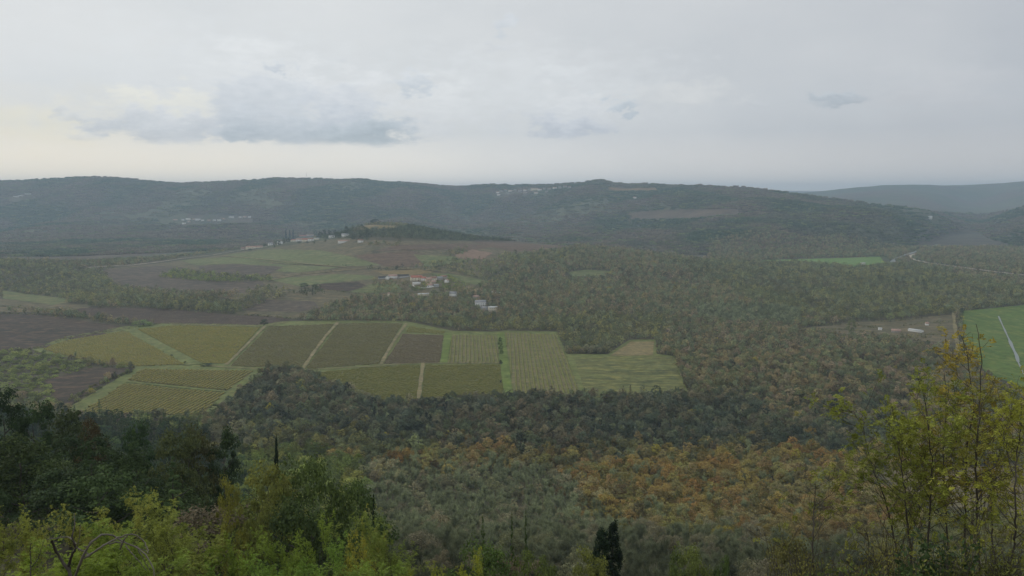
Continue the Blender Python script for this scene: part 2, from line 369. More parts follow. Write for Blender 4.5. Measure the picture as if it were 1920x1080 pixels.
# right side
fld('crop_field', 'bright green field at foot of far hill', 'cropfar', [(1425,488),(1560,485),(1650,482),(1664,497),(1600,501),(1560,497),(1430,491)], 2)
fld('crop_field', 'large bright green field at right edge', 'crop', [(1802,584),(1925,572),(2150,560),(2150,790),(1925,730),(1850,700),(1806,640)], 2)
fld('farm_clearing', 'dull farm clearing', 'olive', [(1500,616),(1600,604),(1700,598),(1788,590),(1790,645),(1740,640),(1600,628)], 1)
fld('pasture', 'dull green clearing at lower right', 'olive', [(1640,880),(1925,872),(2100,870),(2100,980),(1925,965),(1780,950),(1690,920)], 1)
def trk(name, label, mat, pts, w, lvl=4): TRACKS.append((name, label, mat, pts, w, lvl))
trk('dirt_track', 'tan track', 'track', [(498,612),(478,632),(450,660),(424,685)], 4)
trk('dirt_track', 'tan track', 'track', [(634,605),(610,632),(588,662),(567,694)], 4.5)
trk('dirt_track', 'tan track', 'track', [(762,608),(742,635),(726,662),(714,685)], 4)
trk('dirt_track', 'tan track', 'track', [(793,683),(789,715),(784,752)], 4)
trk('dirt_track', 'curved grassy path', 'track', [(380,686),(430,690),(500,693),(560,695),(620,692),(700,688),(760,683),(800,682),(940,682)], 2.5)
trk('dirt_track', 'path', 'track', [(320,609),(400,611),(495,613),(540,604)], 3)
trk('dirt_track', 'grassy path', 'grass', [(236,717),(330,727),(424,736)], 3)
trk('hill_road', 'pale road', 'dirt', [(165,503),(205,500),(250,498),(300,492),(340,486),(400,479),(440,472),(480,466),(500,464)], 7)
trk('hill_road', 'side road', 'track', [(415,480),(470,485),(520,490),(600,498),(650,502)], 6)
trk('hill_road', 'pale track', 'track', [(500,528),(560,516),(640,508),(700,503),(800,507),(860,514)], 6)
trk('valley_road', 'white gravel road', 'dirt', [(1716,477),(1708,480),(1706,484),(1716,489),(1740,494),(1800,502),(1860,510),(1930,518),(2100,536)], 9)
trk('river', 'river glint', 'water', [(1673,493),(1680,486),(1695,480),(1720,472),(1760,460)], 14)
trk('dirt_track', 'pale path', 'track', [(1788,586),(1790,610),(1794,640),(1796,660)], 5)
trk('flooded_strip', 'pale flooded strip', 'water', [(1893,640),(1898,652),(1906,668),(1909,680)], 3.4)
trk('flooded_strip', 'pale flooded strip', 'water', [(1872,594),(1880,612),(1893,640)], 2)
trk('flooded_strip', 'pale flooded strip', 'water', [(1909,680),(1918,700),(1926,716)], 1.5)
trk('dirt_track', 'pale track left', 'track', [(30,575),(60,580),(140,590),(230,602)], 3)

import bmesh
def densify(poly, step=14, closed=True):
    out = []; n = len(poly)
    for i in range(n if closed else n-1):
        a = poly[i]; b = poly[(i+1) % n]; k = max(1, int(math.hypot(a[0]-b[0], a[1]-b[1])/step))
        out += [(a[0]+(b[0]-a[0])*t/k, a[1]+(b[1]-a[1])*t/k) for t in range(k)]
    if not closed: out.append(poly[-1])
    return out
def lift(y, lvl): return lvl*(0.05 + 0.00022*y)
def drape(name, outline, mat, lvl):
    bm = bmesh.new(); vs = []
    for (x, y) in outline:
        if vs and math.hypot(vs[-1].co.x-x, vs[-1].co.y-y) < .3: continue
        vs.append(bm.verts.new((x, y, 0)))
    f = bm.faces.new(vs); bmesh.ops.triangulate(bm, faces=[f])
    xs = [v.co.x for v in vs]; ys = [v.co.y for v in vs]
    g = max(8, (max(ys)-min(ys))/45, (max(xs)-min(xs))/60)
    for ax, lo, hi in ((0, min(xs), max(xs)), (1, min(ys), max(ys))):
        t = lo+g
        while t < hi:
            co = [0, 0, 0]; no = [0, 0, 0]; co[ax] = t; no[ax] = 1
            bmesh.ops.bisect_plane(bm, geom=bm.verts[:]+bm.edges[:]+bm.faces[:], plane_co=co, plane_no=no); t += g
    bmesh.ops.triangulate(bm, faces=bm.faces[:])
    xy = np.array([v.co[:] for v in bm.verts]); zz = height(xy[:, 0], xy[:, 1])
    for v, z in zip(bm.verts, zz): v.co.z = z + lift(v.co.y, lvl)
    for f in bm.faces:
        if f.normal.z < 0: f.normal_flip()
    bm.normal_update()
    for f in bm.faces:
        if f.normal.z < 0: f.normal_flip()
    me = bpy.data.meshes.new(name); bm.to_mesh(me); bm.free(); me.materials.append(FM[mat])
    return me
FXY = []
for (name, label, mat, poly, lvl) in FIELDS:
    out = [ground(px+RNG.normal(0, .6), py+RNG.normal(0, .2))[:2] for px, py in densify(poly, 8)]
    FXY.append(out)
    tag(link(name, drape(name, out, mat, lvl)), label=label, kind='structure')
for (name, label, mat, pts, w, lvl) in TRACKS:
    C = np.array([ground(px, py)[:2] for px, py in densify(pts, 6, False)])
    T = unit(np.gradient(C, axis=0)); Nn = np.stack([-T[:, 1], T[:, 0]], 1)
    wob = (w/2)*(1+.25*np.sin(np.arange(len(C))*1.7)[:, None])
    A_ = C+Nn*wob; B_ = C-Nn*wob; M_ = C
    P = np.stack([A_, M_, B_], 1).reshape(-1, 2); zz = height(P[:, 0], P[:, 1]) + lift(P[:, 1], lvl)
    V = np.concatenate([P, zz[:, None]], 1); n = len(C)
    i = np.arange(n-1)*3
    f = np.concatenate([np.stack([i, i+3, i+4, i+1], 1), np.stack([i+1, i+4, i+5, i+2], 1)])
    me = mesh_np(name, V, [f], FM[mat])
    if me.polygons[0].normal.z < 0: me.flip_normals()
    tag(link(name, me), label=label, kind='structure')

# ------------------------------------------------------------------ vineyard rows
def vine_mat(name, cols):
    m, nt, p = nodes(name); g = N(nt, 'ShaderNodeNewGeometry').outputs['Position']
    a = noise_(nt, g, .05, 5, .65); b = noise_(nt, g, .9, 3, .7)
    c = mixc(nt, ramp(nt, a, .38, .62), srgb(*cols[0], 1.5, True), srgb(*cols[1], 1.5, True)); c = mixc(nt, ramp(nt, b, .45, .7), c, srgb(*cols[2], 1.5, True))
    nt.links.new(c, p.inputs['Base Color']); p.inputs['Roughness'].default_value = .9; p.inputs['Specular IOR Level'].default_value = .1
    return m
VM = {'y': vine_mat('yellow_vine_leaves', [(112,114,64), (100,108,62), (124,116,66)]),
      'b': vine_mat('brown_vine_leaves', [(88,92,64), (96,100,66), (98,92,64)]),
      'd': vine_mat('dark_vine_leaves', [(90,88,70), (96,94,72), (94,88,70)]),
      'o': vine_mat('olive_vine_leaves', [(96,102,58), (86,94,56), (110,108,62)]),
      'p': vine_mat('orange_vine_leaves', [(96,106,62), (90,104,60), (116,108,66)]),
      'u': vine_mat('bare_vines', [(74,66,60), (84,74,66), (80,76,62)])}
def scan(poly, d, sp):
    """parallel segments clipped to a polygon"""
    P = np.array(poly); d = np.array(d)/np.linalg.norm(d); n = np.array([-d[1], d[0]]); u = P@d; v = P@n; out = []
    t = v.min()+sp*.5
    while t < v.max():
        xs = []
        for i in range(len(P)):
            j = (i+1) % len(P)
            if (v[i] > t) != (v[j] > t): xs.append(u[i]+(u[j]-u[i])*(t-v[i])/(v[j]-v[i]))
        xs.sort()
        for a, b in zip(xs[::2], xs[1::2]):
            if b-a > 6: out.append((d*a+n*t, d*b+n*t))
        t += sp
    return out
def row_geom(mb, a, b, w=.75, hgt=1.7, step=1.3):
    L_ = np.linalg.norm(b-a); n = max(3, int(L_/step)); t = np.linspace(0, 1, n)[:, None]
    C = a+(b-a)*t; d = (b-a)/L_; nn = np.array([-d[1], d[0]])
    C = C+nn*RNG.normal(0, .12, (n, 1)); z = height(C[:, 0], C[:, 1])
    ww = w*RNG.uniform(.55, 1.35, n); hh = hgt*RNG.uniform(.55, 1.15, n)
    gap = RNG.random(n) < .06; ww[gap] *= .3; hh[gap] *= .4
    o1 = np.stack([C[:, 0]-nn[0]*ww, C[:, 1]-nn[1]*ww, z+.35*hh], 1); o4 = np.stack([C[:, 0]+nn[0]*ww, C[:, 1]+nn[1]*ww, z+.35*hh], 1)
    o2 = np.stack([C[:, 0]-nn[0]*ww*.6, C[:, 1]-nn[1]*ww*.6, z+hh], 1); o3 = np.stack([C[:, 0]+nn[0]*ww*.6, C[:, 1]+nn[1]*ww*.6, z+hh*RNG.uniform(.8, 1.1, n)], 1)
    b0 = np.stack([C[:, 0], C[:, 1], z-.1], 1)
    V = np.stack([b0, o1, o2, o3, o4], 1).reshape(-1, 3); i = np.arange(n-1)[:, None]*5; k = np.arange(5)[None, :]
    f = np.stack([i+k, i+(k+1) % 5, i+5+(k+1) % 5, i+5+k], -1).reshape(-1, 4)
    mb.add(V, f[:, ::-1])
def pdir(a, b):
    A_ = ground(*a); B_ = ground(*b); return (B_[0]-A_[0], B_[1]-A_[1])
# field index, row direction (photo px), spacing, material, individual rows?, label
vine_gap = .06
VR = [(1, ((200,770),(300,722)), 4.7, 'y', 1, 'row of yellowing vines slanting across the lower left vineyard'),
      (2, ((290,730),(365,697)), 4.7, 'y', 1, 'row of yellow vines in the small strip above the slanting rows'),
      (3, ((120,650),(260,668)), 4.4, 'y', 0, 'yellow vines at the far left of the valley'),
      (4, ((300,650),(440,648)), 4.4, 'y', 0, 'yellow vines between the green lane and the tan track'),
      (5, ((480,650),(590,655)), 4.4, 'b', 0, 'brown olive vines right of the first tan track'),
      (6, ((620,650),(730,650)), 4.4, 'b', 0, 'brown olive vines between two tan tracks'),
      (7, ((740,655),(820,655)), 4.4, 'd', 0, 'dark brown vines beside the bright green strip'),
      (8, ((765,618),(830,624)), 4.4, 'o', 0, 'thin strip of olive vines above the dark brown vineyard'),
      (9, ((890,630),(893,681)), 4.8, 'p', 1, 'pale vine row running away between the green strip and the green lane'),
      (10, ((1000,628),(1022,740)), 4.8, 'p', 1, 'orange tinged vine row running away right of the green lane'),
      (11, ((620,715),(770,705)), 4.4, 'o', 0, 'olive vines below the curved path'),
      (12, ((800,715),(938,712)), 4.4, 'o', 0, 'olive vines between the tan track and the green lane'),
      (20, ((340,609),(375,595)), 5, 'u', 0, 'bare dark vines of the long purple brown vineyard')]
for (fi, dd, sp, mk, ind, label) in VR:
    segs = scan(FXY[fi], pdir(*dd), sp)
    if ind:
        for a, b in segs:
            mb = MB(); row_geom(mb, a, b)
            V = np.concatenate(mb.v); o = V[:1].copy(); mb.v = [V-o]
            tag(link('vine_row', mb.mesh('vine_row', VM[mk], smooth_=False), loc=o[0]), label, 'vine row', {1: 'slanting rows of the lower left vineyard', 2: 'rows of the small yellow vineyard', 9: 'rows of the pale vineyard', 10: 'rows of the orange tinged vineyard'}[fi])
    else:
        mb = MB()
        for a, b in segs: row_geom(mb, a, b, hgt=1.6 if mk != 'u' else 1.0)
        tag(link('vines', mb.mesh('vines', VM[mk])), label, 'vines', kind='stuff')

# ------------------------------------------------------------------ zones for trees
# hedges and woods on the open hillside come first
zone([(745,430),(790,417),(850,428),(882,439),(960,448),(955,453),(860,452),(760,449),(680,446),(660,434),(700,431)], 'hillgreen', 1)
zone([(590,432),(640,424),(690,428),(700,445),(690,452),(600,447),(560,448),(520,458),(470,462),(480,452),(540,446)], 'hillgreen', .55)
zone([(305,517),(330,508),(420,517),(505,521),(512,528),(400,530),(300,522)], 'green', .9)
zone([(440,568),(470,558),(512,563),(448,588),(430,591),(200,574),(140,564),(60,552),(0,545),(-200,543),(-200,470),(0,478),(60,492),(160,503),(195,512),(215,535),(300,556),(440,570)], 'midgreen', .9)
zone([(460,548),(490,536),(520,540),(560,552),(520,562),(470,556)], 'midgreen', .5)
zone([(700,520),(760,528),(775,545),(700,552)], 'mid', .5)
zone([(720,532),(768,530),(770,548),(716,548)], 'mid', .9)
zone([(818,518),(850,520),(880,538),(860,548),(820,545),(790,546),(775,549),(778,541)], 'green', .7)
zone([(770,500),(860,486),(930,490),(960,510),(940,530),(900,525),(850,512),(800,512)], 'midgreen', .55)
zone([(690,507),(800,502),(800,505),(690,509)], 'hillgreen', .8)
zone([(560,548),(600,545),(612,552),(570,556)], 'evergreen', .6)
zone([(660,560),(800,556),(870,545),(960,545),(960,600),(860,602),(720,604),(560,602),(600,585)], 'mid', 1)
zone([(845,470),(875,466),(870,478),(835,482)], 'mid', 1)
zone([(690,455),(760,456),(745,464),(690,462)], 'mid', .6)
zone([(930,480),(1060,474),(1100,466),(1060,490),(1000,500),(940,500)], 'midgreen', .8)
zone([(200,505),(480,462),(640,440),(900,440),(1090,462),(960,480),(900,500),(900,540),(850,552),(700,562),(600,586),(560,602),(490,604),(440,592),(300,575),(455,555),(200,535)], None)
zone([(0,585),(240,608),(320,606),(500,594),(560,604),(430,612),(250,622),(90,655),(0,656)], 'midgreen', .1)
zone([(-200,650),(80,655),(200,685),(262,688),(140,765),(60,760),(-200,740)], 'light', .55)
zone([(925,628),(950,628),(952,678),(936,678)], 'hillgreen', 0)
zone([(1290,735),(1260,668),(1226,668),(1230,640),(1290,600),(1800,650),(1800,740),(1500,780)], 'mid', 1)
zone([(400,790),(440,745),(500,694),(560,696),(640,728),(700,756),(960,738),(1290,735),(1500,735),(1700,780),(1700,860),(1400,850),(1000,845),(820,835),(560,810),(400,800)], 'dark', 1)
zone([(850,745),(1500,735),(1700,780),(1700,850),(1000,835)], 'dark', 1)
zone([(380,790),(560,800),(820,835),(820,870),(560,850),(380,840)], 'midgreen', 1)
zone([(680,880),(1010,880),(1130,1000),(1080,1200),(700,1200)], 'grey', 1)
zone([(540,815),(820,835),(1000,838),(1400,845),(1750,850),(1750,1010),(1500,1040),(1130,1000),(1010,890),(680,880),(540,850)], 'orange', 1)
zone([(1000,1000),(1600,1010),(1700,1200),(1000,1200)], 'grey', .9)
zone([(-300,760),(420,800),(460,870),(460,1100),(-300,1100)], 'evergreen', .8)
zone([(420,800),(700,880),(820,1200),(420,1200)], 'green', 1)
zone([(1640,850),(2200,850),(2200,1200),(1640,1200)], 'midgreen', .8)
zone([(150,780),(420,780),(420,820),(150,820)], 'light', .8)
zone([(760,598),(960,600),(1250,590),(1250,640),(1130,668),(1050,666),(1030,625),(940,622),(850,620),(770,612)], 'midgreen', 1)
zone([(1300,575),(1500,580),(1500,612),(1310,608)], 'grey', 1)
zone([(1250,490),(1700,498),(1925,545),(1925,580),(1600,605),(1480,600)], 'midgreen', 1)
zone([(1425,488),(1660,481),(1680,500),(1430,492)], None)
zone([(1660,497),(1680,484),(1740,470),(1925,500),(1925,520),(1720,495)], 'mid', .9)
zone([(-600,200),(2600,200),(2600,2000),(-600,2000)], 'mid', 1)
FPIX = [(p_, l_) for (n_, _, mt, p_, l_) in FIELDS if n_ not in ('hillside',)]
def classify(px, py):
    n = len(px); pal = np.full(n, -1); den = np.zeros(n); done = np.zeros(n, bool)
    keys = list(PAL)
    HED = 15; wx = (fbm(px/40, py/25, 3, 81)-.5); wy = (fbm(px/40, py/25, 3, 91)-.5)
    sg = np.clip((py-560)/250, 0.04, 1); qx = px+wx*70*sg+RNG.normal(0, 10, n)*sg; qy = py+wy*60*sg+RNG.normal(0, 7, n)*sg
    for i, (poly, pl, d) in enumerate(ZONES):
        if i == HED:
            for fp, l_ in FPIX:
                k = inpoly(px, py, fp) & ~done; done |= k
        k = (inpoly(px, py, poly) if i < HED else inpoly(qx, qy, poly)) & ~done
        done |= k
        if pl: pal[k] = keys.index(pl); den[k] = d
    return pal, den, keys

# ------------------------------------------------------------------ tree prototypes
def crown_geom(mb, rng, H, R, base, nclump, per, leaf, shape='round', thin=1.0):
    """clumps of leaves spread through an uneven crown"""
    u = rng.random(nclump)
    if shape == 'cone': zc = base+(H-base)*u**1.25; rr = R*(1-(zc-base)/(H-base))**.9*rng.uniform(.3, 1.0, nclump)
    elif shape == 'column': zc = base+(H-base)*u; rr = R*np.sqrt(np.clip(1-((zc-base)/(H-base)-.35)**2/.5, .02, 1))*rng.uniform(.4, 1, nclump)
    else:
        w = rng.random(nclump)*2*pi; cz = (rng.random(nclump)*1.75-.75); rad = np.sqrt(np.clip(1-cz**2, 0, 1))*rng.uniform(.75, 1.0, nclump)
        zc = base+(H-base)*.45+cz*(H-base)*.47; rr = rad*R
    ang = rng.random(nclump)*2*pi
    lob = 1+.28*np.sin(ang*2+rng.random()*6)+.2*np.sin(ang*3+rng.random()*6); zc = zc if shape == 'cone' else np.clip(zc+(H-base)*.10*np.sin(ang*2+zc*.9+rng.random()*6)+rng.normal(0, .35, nclump), base, H*.97)
    C = np.stack([np.cos(ang)*rr*lob, np.sin(ang)*rr*lob, zc], 1)
    cr_ = R*(.30 if shape == 'round' else .28)*rng.uniform(.4, 1.45, nclump)*thin
    if shape == 'cone': cr_ *= np.clip(1.08-(zc-base)/(H-base), .1, 1)
    D = rvec(nclump*per, rng); D[:, 2] = np.abs(D[:, 2])*.9-.25*rng.random(len(D)); D = unit(D)
    P = np.repeat(C, per, 0)+D*np.repeat(cr_, per)[:, None]*(rng.uniform(.55, 1.05, len(D))[:, None])
    nrm = unit(D*.8+unit(P-np.array([0, 0, (base+H)*.42]))*.3+rvec(len(D), rng)*.6); t1 = unit(np.cross(nrm, rvec(len(D), rng))); t2 = np.cross(nrm, t1)
    s = leaf*rng.uniform(.6, 1.35, len(D))
    mb.rhombi(P, t1, t2, s, s*.75)
def limbs(mb, rng, H, R, base, n=5, r0=.22, up=.55):
    zt = H*.82; k = 7
    P = np.stack([np.linspace(0, rng.normal(0, R*.12), k), np.linspace(0, rng.normal(0, R*.12), k), np.linspace(-.6, zt, k)], 1)
    P[1:-1, :2] += rng.normal(0, .08*R/3, (k-2, 2)); mb.tube(P, np.linspace(r0, r0*.15, k), 6)
    for i in range(n):
        z = base*.7+(zt-base*.7)*(i+.5)/n*.85; a = rng.random()*2*pi; l = R*rng.uniform(.6, .95)
        s = np.array([np.interp(z, P[:, 2], P[:, 0]), np.interp(z, P[:, 2], P[:, 1]), z])
        e = s+np.array([cos(a)*l, sin(a)*l, l*up*rng.uniform(.7, 1.4)]); mid = (s+e)/2+np.array([0, 0, -.08*l])
        mb.tube([s, mid, e], [r0*.4, r0*.28, r0*.08], 4)
def grow(rng, start, dirn, length, rad, depth, segs, tips, bend=.25, gravity=.0, kids=(2, 4), spread=.7, shrink=.68, up=.15):
    k = 5; P = [np.array(start, float)]; d = unit(np.array(dirn, float))
    for i in range(k):
        d = unit(d+rng.normal(0, bend*.4, 3)+np.array([0, 0, up*.25-gravity])); P.append(P[-1]+d*length/k)
    P = np.array(P); R_ = np.linspace(rad, rad*.45, k+1); segs.append((P, R_, depth))
    if depth == 0: tips.append((P, d)); return
    n = rng.integers(kids[0], kids[1]+1)
    for c in range(n):
        t = rng.uniform(.35, 1.0) if c else 1.0
        b = P[0]+(P[-1]-P[0])*t if t == 1 else P[min(k, int(t*k))]
        nd = unit(d+rvec(1, rng)[0]*spread+np.array([0, 0, up])); grow(rng, b, nd, length*shrink*rng.uniform(.75, 1.2), rad*.45*(1.1 if c == 0 else .85), depth-1, segs, tips, bend, gravity, kids, spread, shrink, up)
def bare_geom(mb, rng, H, R, twigs=500, tw=.05, tl=1.6):
    segs = []; tips = []
    grow(rng, (0, 0, -.5), (0, 0, 1), H*.42, H*.014, 3, segs, tips, .3, 0, (3, 4), .75, .66, .35)
    for P, R_, d in segs: mb.tube(P, np.maximum(R_, .02), 4 if d > 1 else 3)
    # fine upright twigs
    base = np.concatenate([p for p, d in tips]); idx = rng.integers(0, len(base), twigs)
    D = unit(rvec(twigs, rng)*.75+np.array([0, 0, .8])); S = unit(np.cross(D, rvec(twigs, rng)))
    ln = tl*rng.uniform(.5, 1.2, twigs); mb.rhombi(base[idx]+D*ln[:, None]*.45, D, S, ln, tw)
PROTO = bpy.data.collections.new('tree_kinds')        # not linked: sources of the instanced woods
def proto(name, mbt, mbc, scale_info=None, leafmat=M_leaf, bark=M_bark):
    a = MB(); nt_ = 0
    V = []; f = []; mi = []
    for mb, k in ((mbt, 1), (mbc, 0)):
        if mb is None or mb.n == 0: continue
        off = sum(len(x) for x in V); V.append(np.concatenate(mb.v)); ff = np.concatenate(mb.f4)+off; f.append(ff); mi.append(np.full(len(ff), k))
    me = mesh_np(name, np.concatenate(V), [np.concatenate(f)], [leafmat, bark], np.concatenate(mi))
    o = bpy.data.objects.new(name, me); PROTO.objects.link(o); return o
KINDS = {}
def trunk_crown(kind, seed, lod):
    rng = np.random.default_rng(seed); t = MB(); c = MB()
    mul = {'hi': (1, 1), 'mid': (.34, 1.75), 'lo': (.045, 3.6)}[lod]
    cnt = lambda n: max(6, int(n*mul[0])); lf = mul[1]
    if kind == 'round':
        H, R = 10, 4.3; crown_geom(c, rng, H, R, 2.2, 60 if lod != 'lo' else 26, cnt(110), .27*lf)
        if lod != 'lo': limbs(t, rng, H, R, 2.4, 6 if lod == 'hi' else 3)
    elif kind == 'tall':
        H, R = 13, 3.4; crown_geom(c, rng, H, R, 2.5, 60 if lod != 'lo' else 26, cnt(115), .27*lf)
        if lod != 'lo': limbs(t, rng, H, R, 2.8, 6 if lod == 'hi' else 3)
    elif kind == 'spire':
        H, R = 15, 3.0; crown_geom(c, rng, H, R, 1.0, 100 if lod != 'lo' else 30, cnt(95), .24*lf, 'cone', .8)
        if lod != 'lo': limbs(t, rng, H, R, 1.5, 4)
    elif kind == 'bush':
        H, R = 5, 3.2; crown_geom(c, rng, H, R, .3, 36 if lod != 'lo' else 20, cnt(110), .24*lf)
        if lod != 'lo': limbs(t, rng, H, R, .6, 3, .12)
    elif kind == 'bare':
        H, R = 12, 3.5
        if lod == 'lo':
            n = 150; D = unit(rvec(n, rng)*.6+np.array([0, 0, 1.0])); P = rvec(n, rng)*rng.uniform(.3, 1, (n, 1))*np.array([3.4, 3.4, 3.6])+np.array([0, 0, 6.5]); t.rhombi(P, D, unit(np.cross(D, rvec(n, rng))), 2.8, .4)
        else: bare_geom(t, rng, H, R, 2600 if lod == 'hi' else 800, .045 if lod == 'hi' else .11, 1.5 if lod == 'hi' else 1.9)
    return t, c, H, R
LODS = {'hi': {'round': 3, 'tall': 3, 'spire': 3, 'bush': 2, 'bare': 3}, 'mid': {'round': 4, 'tall': 3, 'spire': 2, 'bush': 2, 'bare': 3}, 'lo': {'round': 4, 'tall': 2, 'spire': 2, 'bush': 1, 'bare': 2}}
order = []; HI = {}
for lod in ('hi', 'mid', 'lo'):
    for kd, n in LODS[lod].items():
        for i in range(n):
            t, c, H, R = trunk_crown(kd, 100+i*17+len(order), lod)
            if kd == 'bare':
                t_, c_ = (t, c)
                o = proto('k%02d' % len(order), None, t_, leafmat=M_leaf) if lod != 'hi' else proto('k%02d' % len(order), None, t_, leafmat=M_leaf)
            else: o = proto('k%02d' % len(order), t, c)
            KINDS.setdefault((lod, kd), []).append(len(order)); order.append(o)
            if lod == 'hi':
                me_c = (t if kd == 'bare' else c).mesh(kd+'_crown', M_leaf); me_t = None if kd == 'bare' else t.mesh(kd+'_trunk', M_bark)
                HI.setdefault(kd, []).append((me_t, me_c))
# a clump of low crowns for the far slopes
for i in range(4):
    rng = np.random.default_rng(900+i); c = MB(); P = []
    for j in range(9):
        x, y = rng.uniform(-13, 13, 2); r = rng.uniform(3.2, 5.5); n = 22
        D = rvec(n, rng); D[:, 2] = np.abs(D[:, 2]); D = unit(D); nrm = unit(D+rvec(n, rng)*.5); t1 = unit(np.cross(nrm, rvec(n, rng)))
        c.rhombi(np.array([x, y, 5])+D*r*np.array([1, 1, .9]), t1, np.cross(nrm, t1), r*1.1, r*.9)
    o = proto('k%02d' % len(order), None, c); KINDS.setdefault(('far', 'clump'), []).append(len(order)); order.append(o)

def scatter_object(name, label, pts, rotz, scl, tint, pick):
    me = bpy.data.meshes.new(name); n = len(pts); me.vertices.add(n); me.vertices.foreach_set('co', np.asarray(pts, np.float32).ravel())
    a = me.attributes.new('tint', 'FLOAT_COLOR', 'POINT'); a.data.foreach_set('color', np.concatenate([tint, np.ones((n, 1))], 1).astype(np.float32).ravel())
    a = me.attributes.new('scl', 'FLOAT_VECTOR', 'POINT'); a.data.foreach_set('vector', np.asarray(scl, np.float32).ravel())
    a = me.attributes.new('rot', 'FLOAT_VECTOR', 'POINT'); r = np.zeros((n, 3), np.float32); r[:, 2] = rotz; a.data.foreach_set('vector', r.ravel())
    a = me.attributes.new('pick', 'INT', 'POINT'); a.data.foreach_set('value', np.asarray(pick, np.int32))
    o = link(name, me); tag(o, label, 'trees', kind='stuff')
    ng = bpy.data.node_groups.new(name, 'GeometryNodeTree')
    ng.interface.new_socket('Geometry', in_out='INPUT', socket_type='NodeSocketGeometry'); ng.interface.new_socket('Geometry', in_out='OUTPUT', socket_type='NodeSocketGeometry')
    gi = ng.nodes.new('NodeGroupInput'); go = ng.nodes.new('NodeGroupOutput'); ip = ng.nodes.new('GeometryNodeInstanceOnPoints')
    ci = ng.nodes.new('GeometryNodeCollectionInfo'); ci.inputs['Collection'].default_value = PROTO; ci.inputs['Separate Children'].default_value = True; ci.inputs['Reset Children'].default_value = True
    def at(nm, ty):
        x = ng.nodes.new('GeometryNodeInputNamedAttribute'); x.data_type = ty; x.inputs['Name'].default_value = nm; return x.outputs['Attribute']
    ng.links.new(gi.outputs[0], ip.inputs['Points']); ng.links.new(ci.outputs[0], ip.inputs['Instance']); ip.inputs['Pick Instance'].default_value = True
    ng.links.new(at('pick', 'INT'), ip.inputs['Instance Index']); ng.links.new(at('rot', 'FLOAT_VECTOR'), ip.inputs['Rotation']); ng.links.new(at('scl', 'FLOAT_VECTOR'), ip.inputs['Scale'])
    ng.links.new(ip.outputs[0], go.inputs[0]); md = o.modifiers.new('scatter', 'NODES'); md.node_group = ng
    return o

